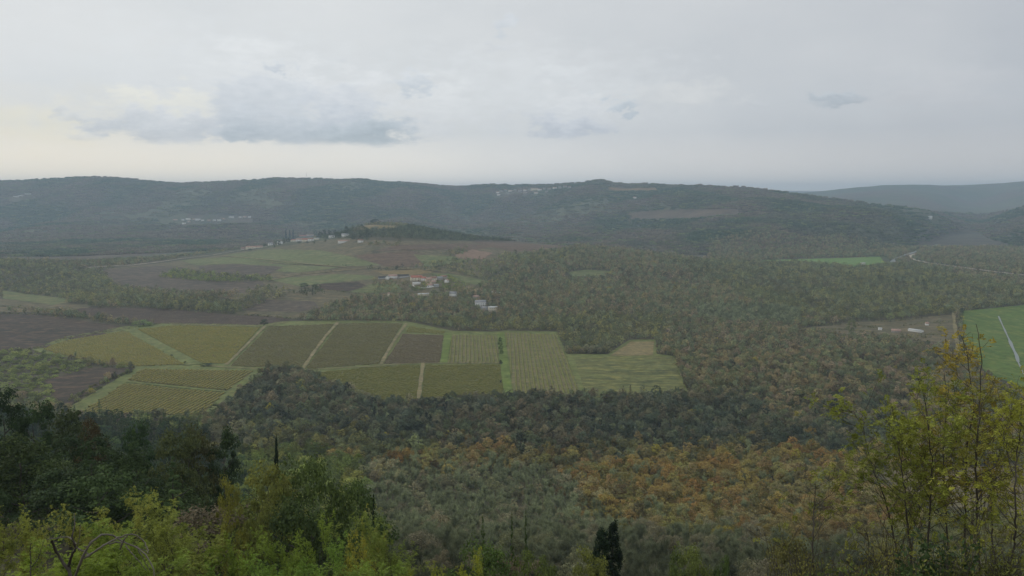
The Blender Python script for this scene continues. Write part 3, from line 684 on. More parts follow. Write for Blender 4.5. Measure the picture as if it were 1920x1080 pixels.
# ------------------------------------------------------------------ where the buildings stand
# px, base py, width px, depth m, eaves m, wall, roof, rotation, windows per floor, label, group, name
GA = 'buildings of the village on the slope'; GB = 'houses of the hilltop village'; GC = 'houses on the distant left hillside'; GD = 'houses of the distant ridge village'
HOUSES = [
 (717,523,13,7,2.8,'grey','darkroof',8,0,'long dark roofed shed at the left end of the slope village',GA,'shed'),
 (726.5,524,5,7,4.5,'white','greyroof',80,0,'small white gabled house at the end of the dark shed',GA,'house'),
 (737,521,14,9,3.5,'white','pinkroof',-6,0,'low white house above the long grey wall',GA,'house'),
 (755,519,20,6,2.6,'stone','darkroof',-8,0,'long narrow dark shed behind the grey wall',GA,'shed'),
 (781,526,19,12,5.6,'cream','red',10,4,'large house under a bright red roof',GA,'house'),
 (795,527,8,9,5.2,'white','red',-20,2,'white fronted house at the right end of the red roof',GA,'house'),
 (804,530,9,10,6,'tan','pinkroof',15,2,'tall tan house right of the red roofed ones',GA,'house'),
 (813,528,10,9,6.2,'cream','brown',-10,3,'cream house under a brown roof in the middle of the slope village',GA,'house'),
 (812,534,8,8,5,'tan','pinkroof',30,2,'tan house below the cream one',GA,'house'),
 (824,526,10,9,4.6,'stone','greyroof',12,0,'stone house under a grey roof, higher right part of the slope village',GA,'house'),
 (833,523,9,8,4.2,'stone','brown',-15,0,'stone house half hidden by trees at the upper right of the slope village',GA,'house'),
 (837.5,530,5,7,4.2,'white','pinkroof',60,0,'small white house at the right end of the slope village',GA,'house'),
 (781,533,13,8,2.6,'white','paleroof',4,0,'low white building below the red roofed house',GA,'building'),
 (806,538,9,8,3.2,'white','pinkroof',-5,2,'pinkish white house just above the retaining wall',GA,'house'),
 (818,538,8,7,3,'grey','greyroof',10,0,'grey outbuilding at the right end of the retaining wall',GA,'building'),
 (794,554,18,7,2.6,'cream','paleroof',10,0,'long low pale building alone below the slope village',GA,'building'),
 (850,555,12,9,4.5,'white','greyroof',-14,0,'grey roofed white house left of the tan earth heap',GA,'house'),
 (892,560,9,8,3.2,'stone','pinkroof',12,0,'small pale house just below the tan earth heap',GA,'house'),
 (901,574,18,10,6.4,'white','greyroof',6,6,'white two storey house with a row of dark windows',GA,'house'),
 (924,583,14,9,5.4,'cream','paleroof',8,4,'cream house with a dark doorway, lowest of the village',GA,'house'),
 (908,581,11,8,2.8,'grey','greyroof',8,0,'low grey outbuilding left of the cream house',GA,'building'),
 (729,556,3,4,5,'cream','pinkroof',10,0,'tiny pale yellow hut at the wood edge',GA,'hut'),
 (477,466,27,9,4.2,'cream','pinkroof',8,4,'long cream building at the start of the hilltop village',GB,'house'),
 (457,468,8,8,3.4,'stone','brown',-10,0,'stone house at the left end of the hilltop village',GB,'house'),
 (507,460,7,8,5,'white','greyroof',10,2,'small white house between the long building and the cypresses',GB,'house'),
 (525,458,9,9,6,'white','paleroof',4,3,'white block with level floors left of the cypresses',GB,'house'),
 (551,453,10,9,6,'cream','red',10,2,'leftmost red roofed house below the three cypresses',GB,'house'),
 (562,453,11,9,5.6,'white','pinkroof',-8,2,'white house second in the hilltop row',GB,'house'),
 (573,453,11,10,5.6,'cream','red',6,2,'cream house third in the hilltop row',GB,'house'),
 (583,452,9,9,5.6,'white','brown',-16,2,'white house last in the hilltop row',GB,'house'),
 (593,450,9,8,4.2,'cream','paleroof',10,0,'pale house right of the hilltop row',GB,'house'),
 (568,444,12,9,4.4,'stone','red',8,0,'upper red roofed house on the left of the hilltop village',GB,'house'),
 (582,443,14,9,4.6,'grey','pinkroof',-6,0,'upper faded roofed house on the right of the hilltop village',GB,'house'),
 (622,446,9,8,5,'white','greyroof',15,0,'white house among the trees of the hilltop village',GB,'house'),
 (648,443,13,9,4.5,'white','greyroof',-8,0,'grey roofed house highest among the trees',GB,'house'),
 (645,455,19,9,4,'white','pinkroof',12,0,'long white house on the open side of the hilltop village',GB,'house'),
 (676,455,9,8,5.5,'white','brown',-5,2,'white house alone on the right of the hilltop village',GB,'house'),
 (1618,497,7,10,5,'white','paleroof',5,0,'small white house at the edge of the far green field',None,'house'),
 (1717,622,22,8,2.2,'white','paleroof',-28,0,'long white polytunnel in the farm clearing',None,'polytunnel'),
 (1680,623,14,7,2.2,'stone','pinkroof',4,0,'low pinkish shed left of the white polytunnel',None,'shed'),
 (1650,619,5,6,2.4,'white','paleroof',10,0,'tiny white shed at the left of the farm clearing',None,'shed'),
 (1738,610,5,6,2.6,'white','pinkroof',10,0,'tiny white shed behind the polytunnel',None,'shed'),
 (1744,410,5,24,9,'white','paleroof',10,0,'white building far up the valley below the blue hills',None,'building'),
]
for k_, (a, b, c_, h_) in enumerate([(329,414,7,5), (343,413,4,4), (353,412,7,6), (364,413,5,5), (371,413,8,6), (380,414,5,4), (392,415,6,5), (402,414,5,5), (411,414,6,5), (354,417,5,4), (434,408,8,5), (450,408,4,4), (459,409,5,5), (468,408,4,4), (345,420,5,4), (420,412,4,4)]):
    HOUSES.append((a, b, c_, 12, h_, 'white' if k_ % 3 else 'stone', ('pinkroof', 'greyroof', 'paleroof')[k_ % 3], RNG.uniform(-25, 25), 0, 'tiny pale house on the distant left hillside', GC, 'house'))
for k_, (a, b, c_, h_) in enumerate([(933,362,5,6), (940,360,6,6), (948,358,5,7), (957,359,6,6), (966,358,5,6), (975,359,6,7), (984,358,5,6), (993,357,6,6), (1002,357,12,12), (1012,357,6,7), (1021,355,5,6), (1030,355,6,6), (1040,354,6,7), (1050,353,5,6), (1060,351,6,6), (935,366,5,5), (952,364,6,5), (985,363,5,6), (1005,363,6,6), (1025,361,5,5), (1068,352,5,6), (1190,372,5,5)]):
    HOUSES.append((a, b, c_, 14, h_, 'cream' if c_ == 12 else ('white', 'stone', 'grey')[k_ % 3], ('pinkroof', 'greyroof', 'brown')[k_ % 3], RNG.uniform(-25, 25), 0, 'large cream building standing out in the distant ridge village' if c_ == 12 else 'tiny pale house in the distant ridge village', GD, 'house'))
for k_, (a, b) in enumerate([(30,370), (40,368), (52,365)]): HOUSES.append((a, b, 9, 14, 4, 'stone', 'paleroof', 5, 0, ('leftmost', 'middle', 'rightmost')[k_]+' pale roofed building near the top of the left ridge', 'pale buildings on the left ridge', 'building'))
HOUSES_AT = []
for h_ in HOUSES:
    g = ground(h_[0], h_[1], 900 if h_[1] > 560 else (1300 if h_[1] > 430 else 2900)); wd = h_[2]/F*g[1]*1.12
    HOUSES_AT.append((h_, g, wd))
HX = np.array([h[1][0] for h in HOUSES_AT]); HY = np.array([h[1][1] for h in HOUSES_AT]); HW = np.array([h[2] for h in HOUSES_AT])
CLEAR = []
for pts_, fr in (([(165,503),(205,500),(250,498),(300,492),(340,486),(400,479),(440,472),(480,466)], 40), ([(1716,477),(1708,480),(1706,484),(1716,489),(1740,494),(1800,502),(1860,510),(1930,518)], 90), ([(1673,493),(1680,486),(1695,480),(1720,472)], 90),
    ([(1430,490),(1500,491),(1560,496),(1600,500),(1664,496)], 70), ([(1788,590),(1794,640),(1796,660)], 40), ([(1500,616),(1600,626),(1680,630),(1740,640),(1790,645)], 38), ([(1060,517),(1100,518),(1145,517)], 40), ([(1640,882),(1700,920),(1780,950),(1925,965)], 45), ([(1850,700),(1925,730),(2000,750)], 30), ([(1806,640),(1850,700)], 20)):
    for a_, b_ in densify(pts_, 4, False):
        g = ground(a_, b_, 400); CLEAR.append((g[0], g[1], fr))
def near_house(x, y, front=36):
    r = _nh(x, y, front)
    for a, b, f in CLEAR: r |= (np.abs(x-a*(y/b)) < max(5, b*.003)) & (y > b-f) & (y < b+5)
    return r
def _nh(x, y, front):
    r = np.zeros(len(x), bool)
    for a, b, w_ in zip(HX, HY, HW):
        f = front*(1+(b > 3000)*1.8); xb = a*(y/b); r |= (np.abs(x-xb) < w_/2+2.5+(b > 3000)*9) & (y > b-f) & (y < b+9)
    return r

# ------------------------------------------------------------------ woods of the valley and the slope below the camera
TK = 1.9     # leaf reflectance per displayed colour (a crown shades itself)
PM = {'mid': 1.44, 'midgreen': 1.32, 'dark': 1.48, 'orange': 1.38, 'grey': 1.42, 'green': 1.25, 'light': 1.1, 'evergreen': 1.25}
PALA = {k: np.array([srgb(*c, TK*PM.get(k, 1), k not in ('dark', 'grey', 'evergreen')) for c in v]) for k, v in PAL.items()}
TYPES = {'evergreen': (['tall','spire','round'], [.5,.3,.2]), 'orange': (['round','tall','bare','bush'], [.48,.28,.18,.06]), 'grey': (['bare','round','bush','tall'], [.82,.08,.05,.05]),
         'mid': (['round','tall','bare','bush'], [.40,.20,.30,.1]), 'midgreen': (['round','tall','bush','bare'], [.48,.24,.14,.14]), 'dark': (['round','tall','bare','spire'], [.5,.32,.12,.06]),
         'light': (['bush','round'], [.7,.3]), 'green': (['round','tall','bush'], [.55,.3,.15]), 'hillgreen': (['round','spire','tall'], [.6,.12,.28]),
         'farhill': (['round'], [1]), 'farbrown': (['round'], [1])}
def jitter_grid(y0, y1, sp, amax):
    ys = np.arange(y0, y1, sp); xs = np.arange(-amax*y1, amax*y1, sp); X, Y = np.meshgrid(xs, ys)
    X = X+RNG.uniform(-.45, .45, X.shape)*sp; Y = Y+RNG.uniform(-.45, .45, Y.shape)*sp
    k = np.abs(X) < amax*(Y+25); return X[k], Y[k]
SX = []; SY = []; SS = []
for y0, y1, sp, sf in ((95, 260, 6.4, 1.0), (260, 1000, 5.4, .86), (1000, 1700, 6.6, .98), (1700, 3000, 8.6, 1.2)):
    x, y = jitter_grid(y0, y1, sp, .92); SX.append(x); SY.append(y); SS.append(np.full(len(x), sf))
X = np.concatenate(SX); Y = np.concatenate(SY); S0 = np.concatenate(SS); Zt = height(X, Y)
px, py = project(X, Y, Zt)
# hidden behind the ridge: drop what is far below the first visible surface
pal, den, keys = classify(px, py)
yr = np.interp(px, PX, L['m'][0]); back = (Y > yr+120) & (px < 1330)
keep = (pal >= 0) & (RNG.random(len(X)) < den*.93) & ~back & ~near_house(X, Y)
X, Y, Zt, px, py, pal, S0 = [a[keep] for a in (X, Y, Zt, px, py, pal, S0)]
HG = [[(100,590),(170,597),(240,607)], [(20,658),(70,654),(120,636),(180,626),(240,617),(300,608)], [(130,752),(170,728),(205,712),(250,697)], [(540,473),(580,471),(612,469)], [(735,470),(800,468),(870,463),(930,458)], [(818,506),(850,500),(872,494)], [(690,507),(740,506),(800,504)], [(0,588),(60,590),(100,592)],
      [(690,546),(740,549),(800,552)], [(520,596),(580,600),(640,585)], [(380,576),(300,566),(220,560)], [(600,543),(650,548),(700,556)], [(440,590),(500,594),(545,598)], [(425,478),(470,471),(520,470)], [(385,484),(330,490),(290,496)], [(1275,668),(1290,700),(1295,740)], [(560,704),(600,722),(650,740),(690,755)],
      [(500,520),(560,515),(640,506)], [(640,497),(700,504)], [(850,512),(900,520),(935,528)], [(1045,622),(1056,650),(1066,664)], [(0,575),(60,578),(140,586)], [(1510,611),(1600,610),(1650,617)], [(1590,628),(1680,634),(1745,633)], [(1640,604),(1700,601),(1740,597)], [(1760,600),(1766,640)], [(1520,620),(1580,618),(1640,625)], [(1600,606),(1620,615),(1640,612)], [(1690,612),(1740,606),(1780,604)], [(1700,630),(1760,628),(1785,636)], [(480,500),(560,497),(650,499)], [(700,478),(780,474),(860,476)]]
hx = []; hy = []
for hp in HG:
    for a_, b_ in densify(hp, 2.2, False):
        if RNG.random() < .75: g = ground(a_, b_, 500); hx.append(g[0]+RNG.normal(0, 1)); hy.append(g[1]+RNG.normal(0, 1.5))
nh_ = len(hx); X = np.concatenate([X, hx]); Y = np.concatenate([Y, hy]); Zt = height(X, Y); px, py = project(X, Y, Zt); pal = np.concatenate([pal, np.full(nh_, keys.index('midgreen'))]); S0 = np.concatenate([S0, RNG.uniform(.35, .6, nh_)])
n = len(X)
patch = fbm(X/45, Y/45, 3, 41)                                  # stands of like trees
tint = np.zeros((n, 3)); kind = np.empty(n, object)
for ki, k in enumerate(keys):
    s = np.where(pal == ki)[0]
    if not len(s): continue
    pc = PALA[k]; r = np.clip((patch[s]-.3)/.4, 0, .999)*.55+RNG.random(len(s))*.45
    i = (r*len(pc)).astype(int); j = RNG.integers(0, len(pc), len(s)); w = RNG.random(len(s))[:, None]*.5
    tint[s] = (pc[i]*(1-w)+pc[j]*w)*np.clip(RNG.normal(1, .3, (len(s), 1))*(.8+.4*fbm(X[s]/90, Y[s]/130, 3, 55)[:, None]), .42, 1.8)
    kind[s] = RNG.choice(TYPES[k][0], len(s), p=TYPES[k][1])
pop = RNG.random(n); gold = (pop < .004) & np.isin(pal, [keys.index(k) for k in ('mid', 'midgreen', 'dark', 'green', 'orange')]) & (kind != 'bare')
tint[gold] = np.array(srgb(136, 128, 58, TK))
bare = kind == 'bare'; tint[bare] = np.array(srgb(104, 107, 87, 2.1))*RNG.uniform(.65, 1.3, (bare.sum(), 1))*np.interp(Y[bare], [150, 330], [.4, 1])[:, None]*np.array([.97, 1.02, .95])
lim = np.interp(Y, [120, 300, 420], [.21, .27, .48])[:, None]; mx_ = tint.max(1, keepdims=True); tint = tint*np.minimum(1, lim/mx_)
vr = RNG.random(n)**1.3; sc_xy = S0*(.62+.72*vr)*RNG.uniform(.9, 1.1, n); sc_z = np.minimum(S0, 1.2)*(.6+.62*vr)*RNG.uniform(.88, 1.12, n)
big = (pal == keys.index('evergreen')) & (Y < 260); sc_z[big] *= 1.05; sc_xy[big] *= 1.15
hil = (Y > 1500) & (px < 960); sc_z[hil] *= .72; sc_xy[hil] *= .8
sm = pal == keys.index('light'); sc_xy[sm] *= .9; sc_z[sm] *= .6
hid = (px > 1610) & (px < 2000) & (Y < 260); sc_z[hid] *= .8
print('trees', n)
kind[n-nh_:] = 'bush'; sc_z[n-nh_:] *= 1.3; tint[n-nh_:] *= .8
lod = np.where(Y < 330, 'hi', np.where(Y < 1000, 'mid', 'lo'))
tpx, tpy = project(X, Y, Zt+sc_z*10)
near = np.where((px > -10) & (px < 1930) & (tpy < 1085) & (Y < 400))[0]
near = near[np.argsort(Y[near])][:262]
isnear = np.zeros(n, bool); isnear[near] = True
pick = np.array([RNG.choice(KINDS[(a, b)]) for a, b in zip(lod, kind)])
rz = RNG.random(n)*2*pi
s = ~isnear
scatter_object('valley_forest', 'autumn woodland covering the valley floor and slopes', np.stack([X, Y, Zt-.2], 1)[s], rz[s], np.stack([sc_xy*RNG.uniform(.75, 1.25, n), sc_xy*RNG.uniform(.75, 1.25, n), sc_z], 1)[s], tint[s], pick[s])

def colour_word(c):
    r, g, b = c
    if r > g*1.25: return 'orange brown' if r > .12 else 'russet'
    if r > g*1.0: return 'golden olive' if r > .2 else 'brownish'
    if g > r*1.28: return 'deep green' if g < .12 else 'fresh green'
    return 'olive green' if g > .12 else 'dark olive'
SIDE = [(0,250,'at the far left'), (250,480,'left of the centre left'), (480,700,'left of the middle'), (700,960,'in the middle'), (960,1200,'right of the middle'), (1200,1450,'toward the right'), (1450,1700,'near the right'), (1700,3000,'at the far right')]
KW = {'round': ('broadleaf_tree','round crowned'), 'tall': ('broadleaf_tree','tall narrow'), 'spire': ('conifer','pointed'), 'bush': ('bush','low spreading'), 'bare': ('bare_tree','leafless grey')}
def make_tree(kd, variant, loc, rz_, sx, sz, tint_, label, cat, group, name=None):
    root = bpy.data.objects.new(name or KW[kd][0], None); COL.objects.link(root); root.location = loc; root.rotation_euler = (0, 0, rz_); root.scale = (sx, sx, sz)
    tag(root, label, cat, group); mt_, mc_ = HI[kd][variant % len(HI[kd])]
    c = link('crown' if kd != 'bare' else 'branches', mc_, root); c['tint'] = [float(v) for v in tint_]
    if mt_: link('trunk', mt_, root)
    return root
for i in near:
    kd = kind[i]; nm, shp = KW[kd]
    side = next(w for a, b, w in SIDE if px[i] < b); dep = 'near' if Y[i] < 150 else ('mid slope' if Y[i] < 200 else 'lower slope')
    cw = '' if kd == 'bare' else colour_word(tint[i])+' '
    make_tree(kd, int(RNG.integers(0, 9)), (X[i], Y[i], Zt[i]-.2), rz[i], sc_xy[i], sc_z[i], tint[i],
              f'{shp} {cw}{nm.replace("_"," ")} {side} on the {dep if dep != "near" else "near slope"}', {'conifer': 'conifer', 'bush': 'bush'}.get(nm, 'tree'), 'trees on the slope below the viewpoint')

# far slopes: clumps of crowns
x, y = jitter_grid(2500, 3300, 20, .92); x2, y2 = jitter_grid(3300, 7200, 26, .92)
X = np.concatenate([x, x2]); Y = np.concatenate([y, y2]); Zt = height(X, Y); px, py = project(X, Y, Zt)
yr = np.interp(px, PX, L['m'][0]); yf = np.interp(px, PX, L['o'][0])
farc = np.interp(px, PX, L['q'][0])
k = (Y > np.where(px < 1330, np.minimum(yr+500, yf), yf+5)) & (Y < farc+150) & ~((px > 1710) & (px < 1860) & (Zt < 12) & (RNG.random(len(X)) < .45))
cover = fbm(X/420, Y/600, 4, 61); k &= (cover > .36) | (RNG.random(len(X)) < .4)
RED = [(1180,398),(1280,392),(1385,392),(1395,400),(1300,410),(1180,412)]; ORG = [(1130,352),(1230,353),(1235,358),(1140,358)]; SET1 = [(320,404),(470,402),(480,418),(330,424)]
for pl in (RED, ORG, SET1): k &= ~inpoly(px, py, pl)
k &= ~near_house(X, Y)
X, Y, Zt, px, py = [a[k] for a in (X, Y, Zt, px, py)]; n = len(X); print('far clumps', n)
mixp = np.clip((fbm(X/260, Y/380, 4, 71)-.38)/.24, 0, 1)[:, None]
g1 = np.array(srgb(64,78,56,TK)); g2 = np.array(srgb(98,90,78,TK*1.05)); g3 = np.array(srgb(92,98,66,TK))
tint = g1*(1-mixp)+g2*mixp; w = (RNG.random((n, 1)) < .15); tint = np.where(w, g3, tint)*RNG.uniform(.8, 1.2, (n, 1))
sx = RNG.uniform(.8, 1.25, n); crest_ = (np.abs(Y-np.interp(px, PX, L['q'][0])) < 130) & (RNG.random(n) < .35)
scatter_object('hill_forest', 'hazy woods covering the far hills', np.stack([X, Y, Zt-2.5], 1), RNG.random(n)*6.28, np.stack([sx, sx, RNG.uniform(.7, 1.15, n)*np.where(crest_, 1.8, 1)], 1), tint, RNG.choice(KINDS[('far', 'clump')], n))

# ------------------------------------------------------------------ the ground sheet
V = np.stack([GX, GY, Z], -1).reshape(-1, 3)
i = (np.arange(NA-1)[:, None]*NY+np.arange(NY-1)[None, :]).ravel()
gm, nt, p = nodes('ground_cover'); at = N(nt, 'ShaderNodeAttribute', attribute_name='cover')
pos = N(nt, 'ShaderNodeNewGeometry').outputs['Position']
v2 = scalevec(nt, pos, (1, 1, 1)); a = noise_(nt, v2, .008, 6, .65); b = noise_(nt, v2, .06, 5, .7)
c = mixc(nt, 1.0, at.outputs['Color'], mixc(nt, ramp(nt, a, .3, .7), (.7, .72, .72), (1.3, 1.27, 1.2)), 'MULTIPLY')
c = mixc(nt, 1.0, c, mixc(nt, ramp(nt, b, .25, .75), (.7, .7, .7), (1.3, 1.3, 1.3)), 'MULTIPLY')
nt.links.new(c, p.inputs['Base Color']); p.inputs['Roughness'].default_value = .95; p.inputs['Specular IOR Level'].default_value = .1
me = mesh_np('ground', V, [np.stack([i, i+NY, i+NY+1, i+1], 1)], gm, smooth_=True)
gpx, gpy = project(V[:, 0], V[:, 1], V[:, 2])
cov = np.zeros((len(V), 3)); cov[:] = srgb(88, 84, 66)
farm = V[:, 1] > 2300
mp = np.clip((fbm(V[:, 0]/260, V[:, 1]/380, 4, 71)-.38)/.24, 0, 1)[:, None]
fc = np.array(srgb(84,92,70))*(1-mp)+np.array(srgb(98,88,76))*mp
op = np.clip((.40-fbm(V[:, 0]/420, V[:, 1]/600, 4, 61))/.05, 0, 1)[:, None]
fc = fc*(1-op)+np.array(srgb(96,98,76))*op
t = np.clip((V[:, 1]-2200)/300, 0, 1)[:, None]; cov = cov*(1-t)+fc*t
valley = (gpx > 1690) & (gpx < 1960) & (V[:, 2] < 40) & (V[:, 1] > 2500); cov[valley] = srgb(92,88,76)
for pl, cc in ((RED, (102,90,76)), (ORG, (138,112,78))):
    k = inpoly(gpx, gpy, pl) & farm; cov[k] = srgb(*cc)
ca = me.color_attributes.new('cover', 'FLOAT_COLOR', 'POINT'); ca.data.foreach_set('color', np.concatenate([cov, np.ones((len(V), 1))], 1).astype(np.float32).ravel())
tag(link('ground', me), 'rolling wooded valley and hills', kind='structure')
# ------------------------------------------------------------------ foreground plants
def compound(mb, rng, P, D, rl, pairs=6, ll=.045, lw=.018):
    """feathery leaves: paired leaflets along a drooping midrib"""
    n = len(P); S_ = unit(np.cross(D, np.array([0, 0, 1.])+rng.normal(0, .35, (n, 3)))); U = np.cross(S_, D)
    rl = np.broadcast_to(rl, n)
    for k in range(pairs):
        t = (k+.6)/pairs
        c = P+D*(rl*t)[:, None]-np.array([0, 0, 1])*(rl*t*t*.25)[:, None]
        for sd in (-1, 1):
            d = unit(S_*sd+D*.35+U*rng.normal(0, .25, (n, 1))); mb.rhombi(c+d*ll*.5, d, unit(D*.9+U*rng.normal(0, .5, (n, 1))), ll*rng.uniform(.8, 1.2, n), lw)
    d = unit(D-np.array([0, 0, .3])); mb.rhombi(P+D*rl[:, None]*1.05-np.array([0, 0, 1])*(rl*.28)[:, None], d, S_, ll, lw)
def leafpts(rng, segs, maxd, n, spread=.6):
    C = []; T = []
    for P, R_, d in segs:
        if d <= maxd: C.append(P[1:]); T.append(np.repeat(unit((P[-1]-P[0])[None]), len(P)-1, 0))
    C = np.concatenate(C); T = np.concatenate(T); i = rng.integers(0, len(C), n)
    return C[i]+rng.normal(0, .05, (n, 3)), unit(T[i]*.5+rvec(n, rng)*spread*1.4+np.array([0, 0, .15]))
def robinia(seed, H=10):
    rng = np.random.default_rng(seed); segs = []; tips = []
    for a in range(3):
        grow(rng, (rng.normal(0, .3), rng.normal(0, .3), -.4), unit(np.array([rng.normal(0, .22), rng.normal(0, .22), 1])), H*.42, .10, 4, segs, tips, .3, 0, (3, 4), .75, .62, .22)
    t = MB()
    for P, R_, d in segs:
        if d >= 1: t.tube(P, np.maximum(R_, .008), 5 if d > 2 else 3)
    c = MB(); P, D = leafpts(rng, segs, 1, 5200); compound(c, rng, P, D, rng.uniform(.16, .28, len(P)), 6, .062, .034)
    me = c.mesh('robinia_leaves', M_leafnear); top = np.concatenate(c.v)[:, 2].max(); rad = np.percentile(np.abs(np.concatenate(c.v)[:, 0]), 95)
    return t.mesh('robinia_trunk', M_bark), me, top, rad
ROB = [robinia(300+i) for i in range(3)]
def top_place(px_, pytop, Y_):
    x = float(colA(px_, pytop))*Y_; z0 = float(height(x, Y_)); return (x, Y_, z0-.1), CZ-Y_*float(slope(pytop))-z0
def tint_of(c, k=2.05): return [float(v) for v in srgb(*c, k)]
def put_robinia(px_, pyt, Y_, wpx, col_, label, v):
    loc, hgt = top_place(px_, pyt, Y_); t_, c_, H, R = ROB[v % 3]; s_ = wpx/2/F*Y_/R
    root = bpy.data.objects.new('leafy_tree', None); COL.objects.link(root); root.location = loc; root.scale = (s_, s_, hgt/H); root.rotation_euler = (0, 0, v*2.1)
    tag(root, label, 'tree', 'feathery yellow green trees just below the viewpoint'); link('trunk', t_, root); c = link('crown', c_, root); c['tint'] = tint_of(col_)
for a in [(-40, 880, 40, 260, (104,110,52), 'feathery yellow green tree cut by the left edge', 0), (95, 912, 44, 250, (108,110,54), 'feathery yellow green tree behind the twisted bare vine', 1),
          (215, 925, 50, 240, (98,106,50), 'feathery green tree right of the twisted bare vine', 2), (345, 940, 48, 270, (102,108,52), 'feathery tree below the dark evergreens, third from the left corner', 3),
          (470, 958, 52, 230, (92,106,44), 'fresh green feathery tree under the golden tree', 4), (20, 985, 26, 330, (96,110,40), 'near leafy tree filling the lower left corner', 5),
          (260, 1000, 27, 330, (90,104,42), 'near leafy tree under the arching bare stems', 6), (450, 1015, 30, 300, (84,104,44), 'dense green leafy tree at the bottom edge, left of the middle', 7),
          (600, 1022, 34, 260, (92,108,46), 'bright leafy tree at the bottom edge below the dark green mass', 8), (745, 968, 62, 190, (92,102,48), 'yellow green tree standing against the grey leafless wood', 9),
          (800, 1028, 44, 170, (112,116,44), 'low yellow green tree at the bottom edge beside grey trunks', 10), (655, 925, 78, 110, (118,116,46), 'small yellowish tree beside the dark leaning conifer', 11)]:
    put_robinia(*a)
def put(kd, v, px_, pyt, Y_, wpx, col_, label, name=None, cat='tree', group=None, k=1.9):
    loc, hgt = top_place(px_, pyt, Y_); H = {'round': 10.2, 'tall': 13.2, 'spire': 15, 'bush': 5.2, 'bare': 12}[kd]; R = {'round': 5.2, 'tall': 4.2, 'spire': 3.6, 'bush': 3.8, 'bare': 3.8}[kd]
    return make_tree(kd, v, loc, RNG.random()*6, wpx/2/F*Y_/R, hgt/H, srgb(*col_, k), label, cat, group, name)
for a in [('tall', 0, 505, 850, 105, 130, (98,100,50), 'olive tall tree rising left of the slender cypress'), ('round', 1, 590, 880, 100, 170, (68,80,42), 'broad dark green tree below the slender cypress'),
          ('round', 2, 665, 905, 108, 150, (64,78,42), 'broad deep green tree in the dark mass, bottom middle left'), ('round', 0, 560, 950, 85, 190, (54,66,36), 'very dark broad tree above the bright leafy trees'),
          ('tall', 1, 430, 895, 84, 60, (98,98,44), 'small golden yellow tree in front of the dark evergreens'), ('round', 1, 700, 990, 88, 150, (58,72,42), 'dark green round tree near the bottom, below the leaning conifer'),
          ('round', 2, 500, 910, 92, 110, (88,92,46), 'dull olive tree beside the golden yellow tree'), ('tall', 2, 255, 792, 150, 90, (50,66,40), 'round topped dark evergreen standing above its neighbours'),
          ('tall', 0, 60, 742, 150, 110, (48,62,36), 'tallest dark evergreen at the left edge'), ('tall', 1, 0, 728, 150, 110, (40,52,32), 'dark evergreen cut by the left edge of the wood'), ('tall', 1, 130, 766, 140, 110, (54,62,38), 'dark olive evergreen left of the brown tinged one'),
          ('tall', 2, 165, 785, 132, 70, (66,58,38), 'brown tinged tree in front of the dark evergreens'), ('tall', 0, 415, 792, 150, 90, (48,60,36), 'dark evergreen at the right end of the evergreen wood'), ('round', 1, 335, 815, 140, 120, (70,76,46), 'dull olive tree between two dark evergreens'),
          ('tall', 1, 370, 800, 146, 80, (66,66,40), 'brownish evergreen near the right end of the dark wood'), ('spire', 0, 905, 968, 125, 50, (70,86,42), 'ivy green pointed tree, left one of the bottom middle group'), ('spire', 1, 960, 960, 122, 40, (66,82,40), 'ivy green pointed tree, middle one of the bottom middle group'),
          ('spire', 2, 986, 955, 124, 36, (60,76,38), 'ivy green pointed tree, right one of the bottom middle group'), ('round', 0, 905, 1030, 100, 150, (72,88,44), 'green bushy tree at the foot of the pointed trees'), ('round', 2, 1010, 1040, 98, 120, (80,90,46), 'green bushy tree left of the very dark cypress'),
          ('tall', 1, 1110, 1030, 105, 90, (96,100,50), 'olive tree just left of the very dark cypress'), ('spire', 1, 700, 925, 92, 44, (32,42,26), 'dark conifer against the yellowish trees'),
          ('tall', 2, 1270, 1040, 104, 60, (72,84,44), 'ivy clad stem at the bottom edge right of the dark cypress'), ('tall', 0, 1355, 1030, 104, 50, (66,80,42), 'ivy clad tree at the bottom edge, middle right'),
          ('round', 1, 1300, 1040, 108, 100, (92,100,52), 'small olive tree between two ivy clad ones'), ('round', 0, 1480, 1020, 110, 140, (88,86,50), 'olive brown tree at the bottom edge left of the saplings')]:
    put(*a)
# cypresses
def cypress_mesh(seed, H=12, R=1.0, per=90, leaf=.2):
    rng = np.random.default_rng(seed); c = MB(); n = 130; u = rng.random(n); zc = .4+u*(H-.7)
    prof = R*np.clip(np.minimum(1, (H-zc)/(H*.34))**.75, .04, 1)*rng.uniform(.45, .95, n); a = rng.random(n)*6.28; C = np.stack([np.cos(a)*prof, np.sin(a)*prof, zc], 1)
    D = rvec(n*per, rng); P = np.repeat(C, per, 0)+D*R*.26*np.array([1, 1, 2.2])*rng.random((len(D), 1)); nn = unit(D+rvec(len(D), rng)*.5); t1 = unit(np.cross(nn, rvec(len(D), rng))*np.array([.5, .5, 1.]))
    c.rhombi(P, t1, unit(np.cross(nn, t1)), leaf*rng.uniform(.7, 1.3, len(D)), leaf*.45)
    t = MB(); t.tube([(0, 0, -.5), (0, 0, H*.5), (0, 0, H*.9)], [.18, .1, .03], 6)
    return t.mesh('cypress_trunk', M_bark), c.mesh('cypress_crown', M_leaf)
CYP = [cypress_mesh(71), cypress_mesh(72)]
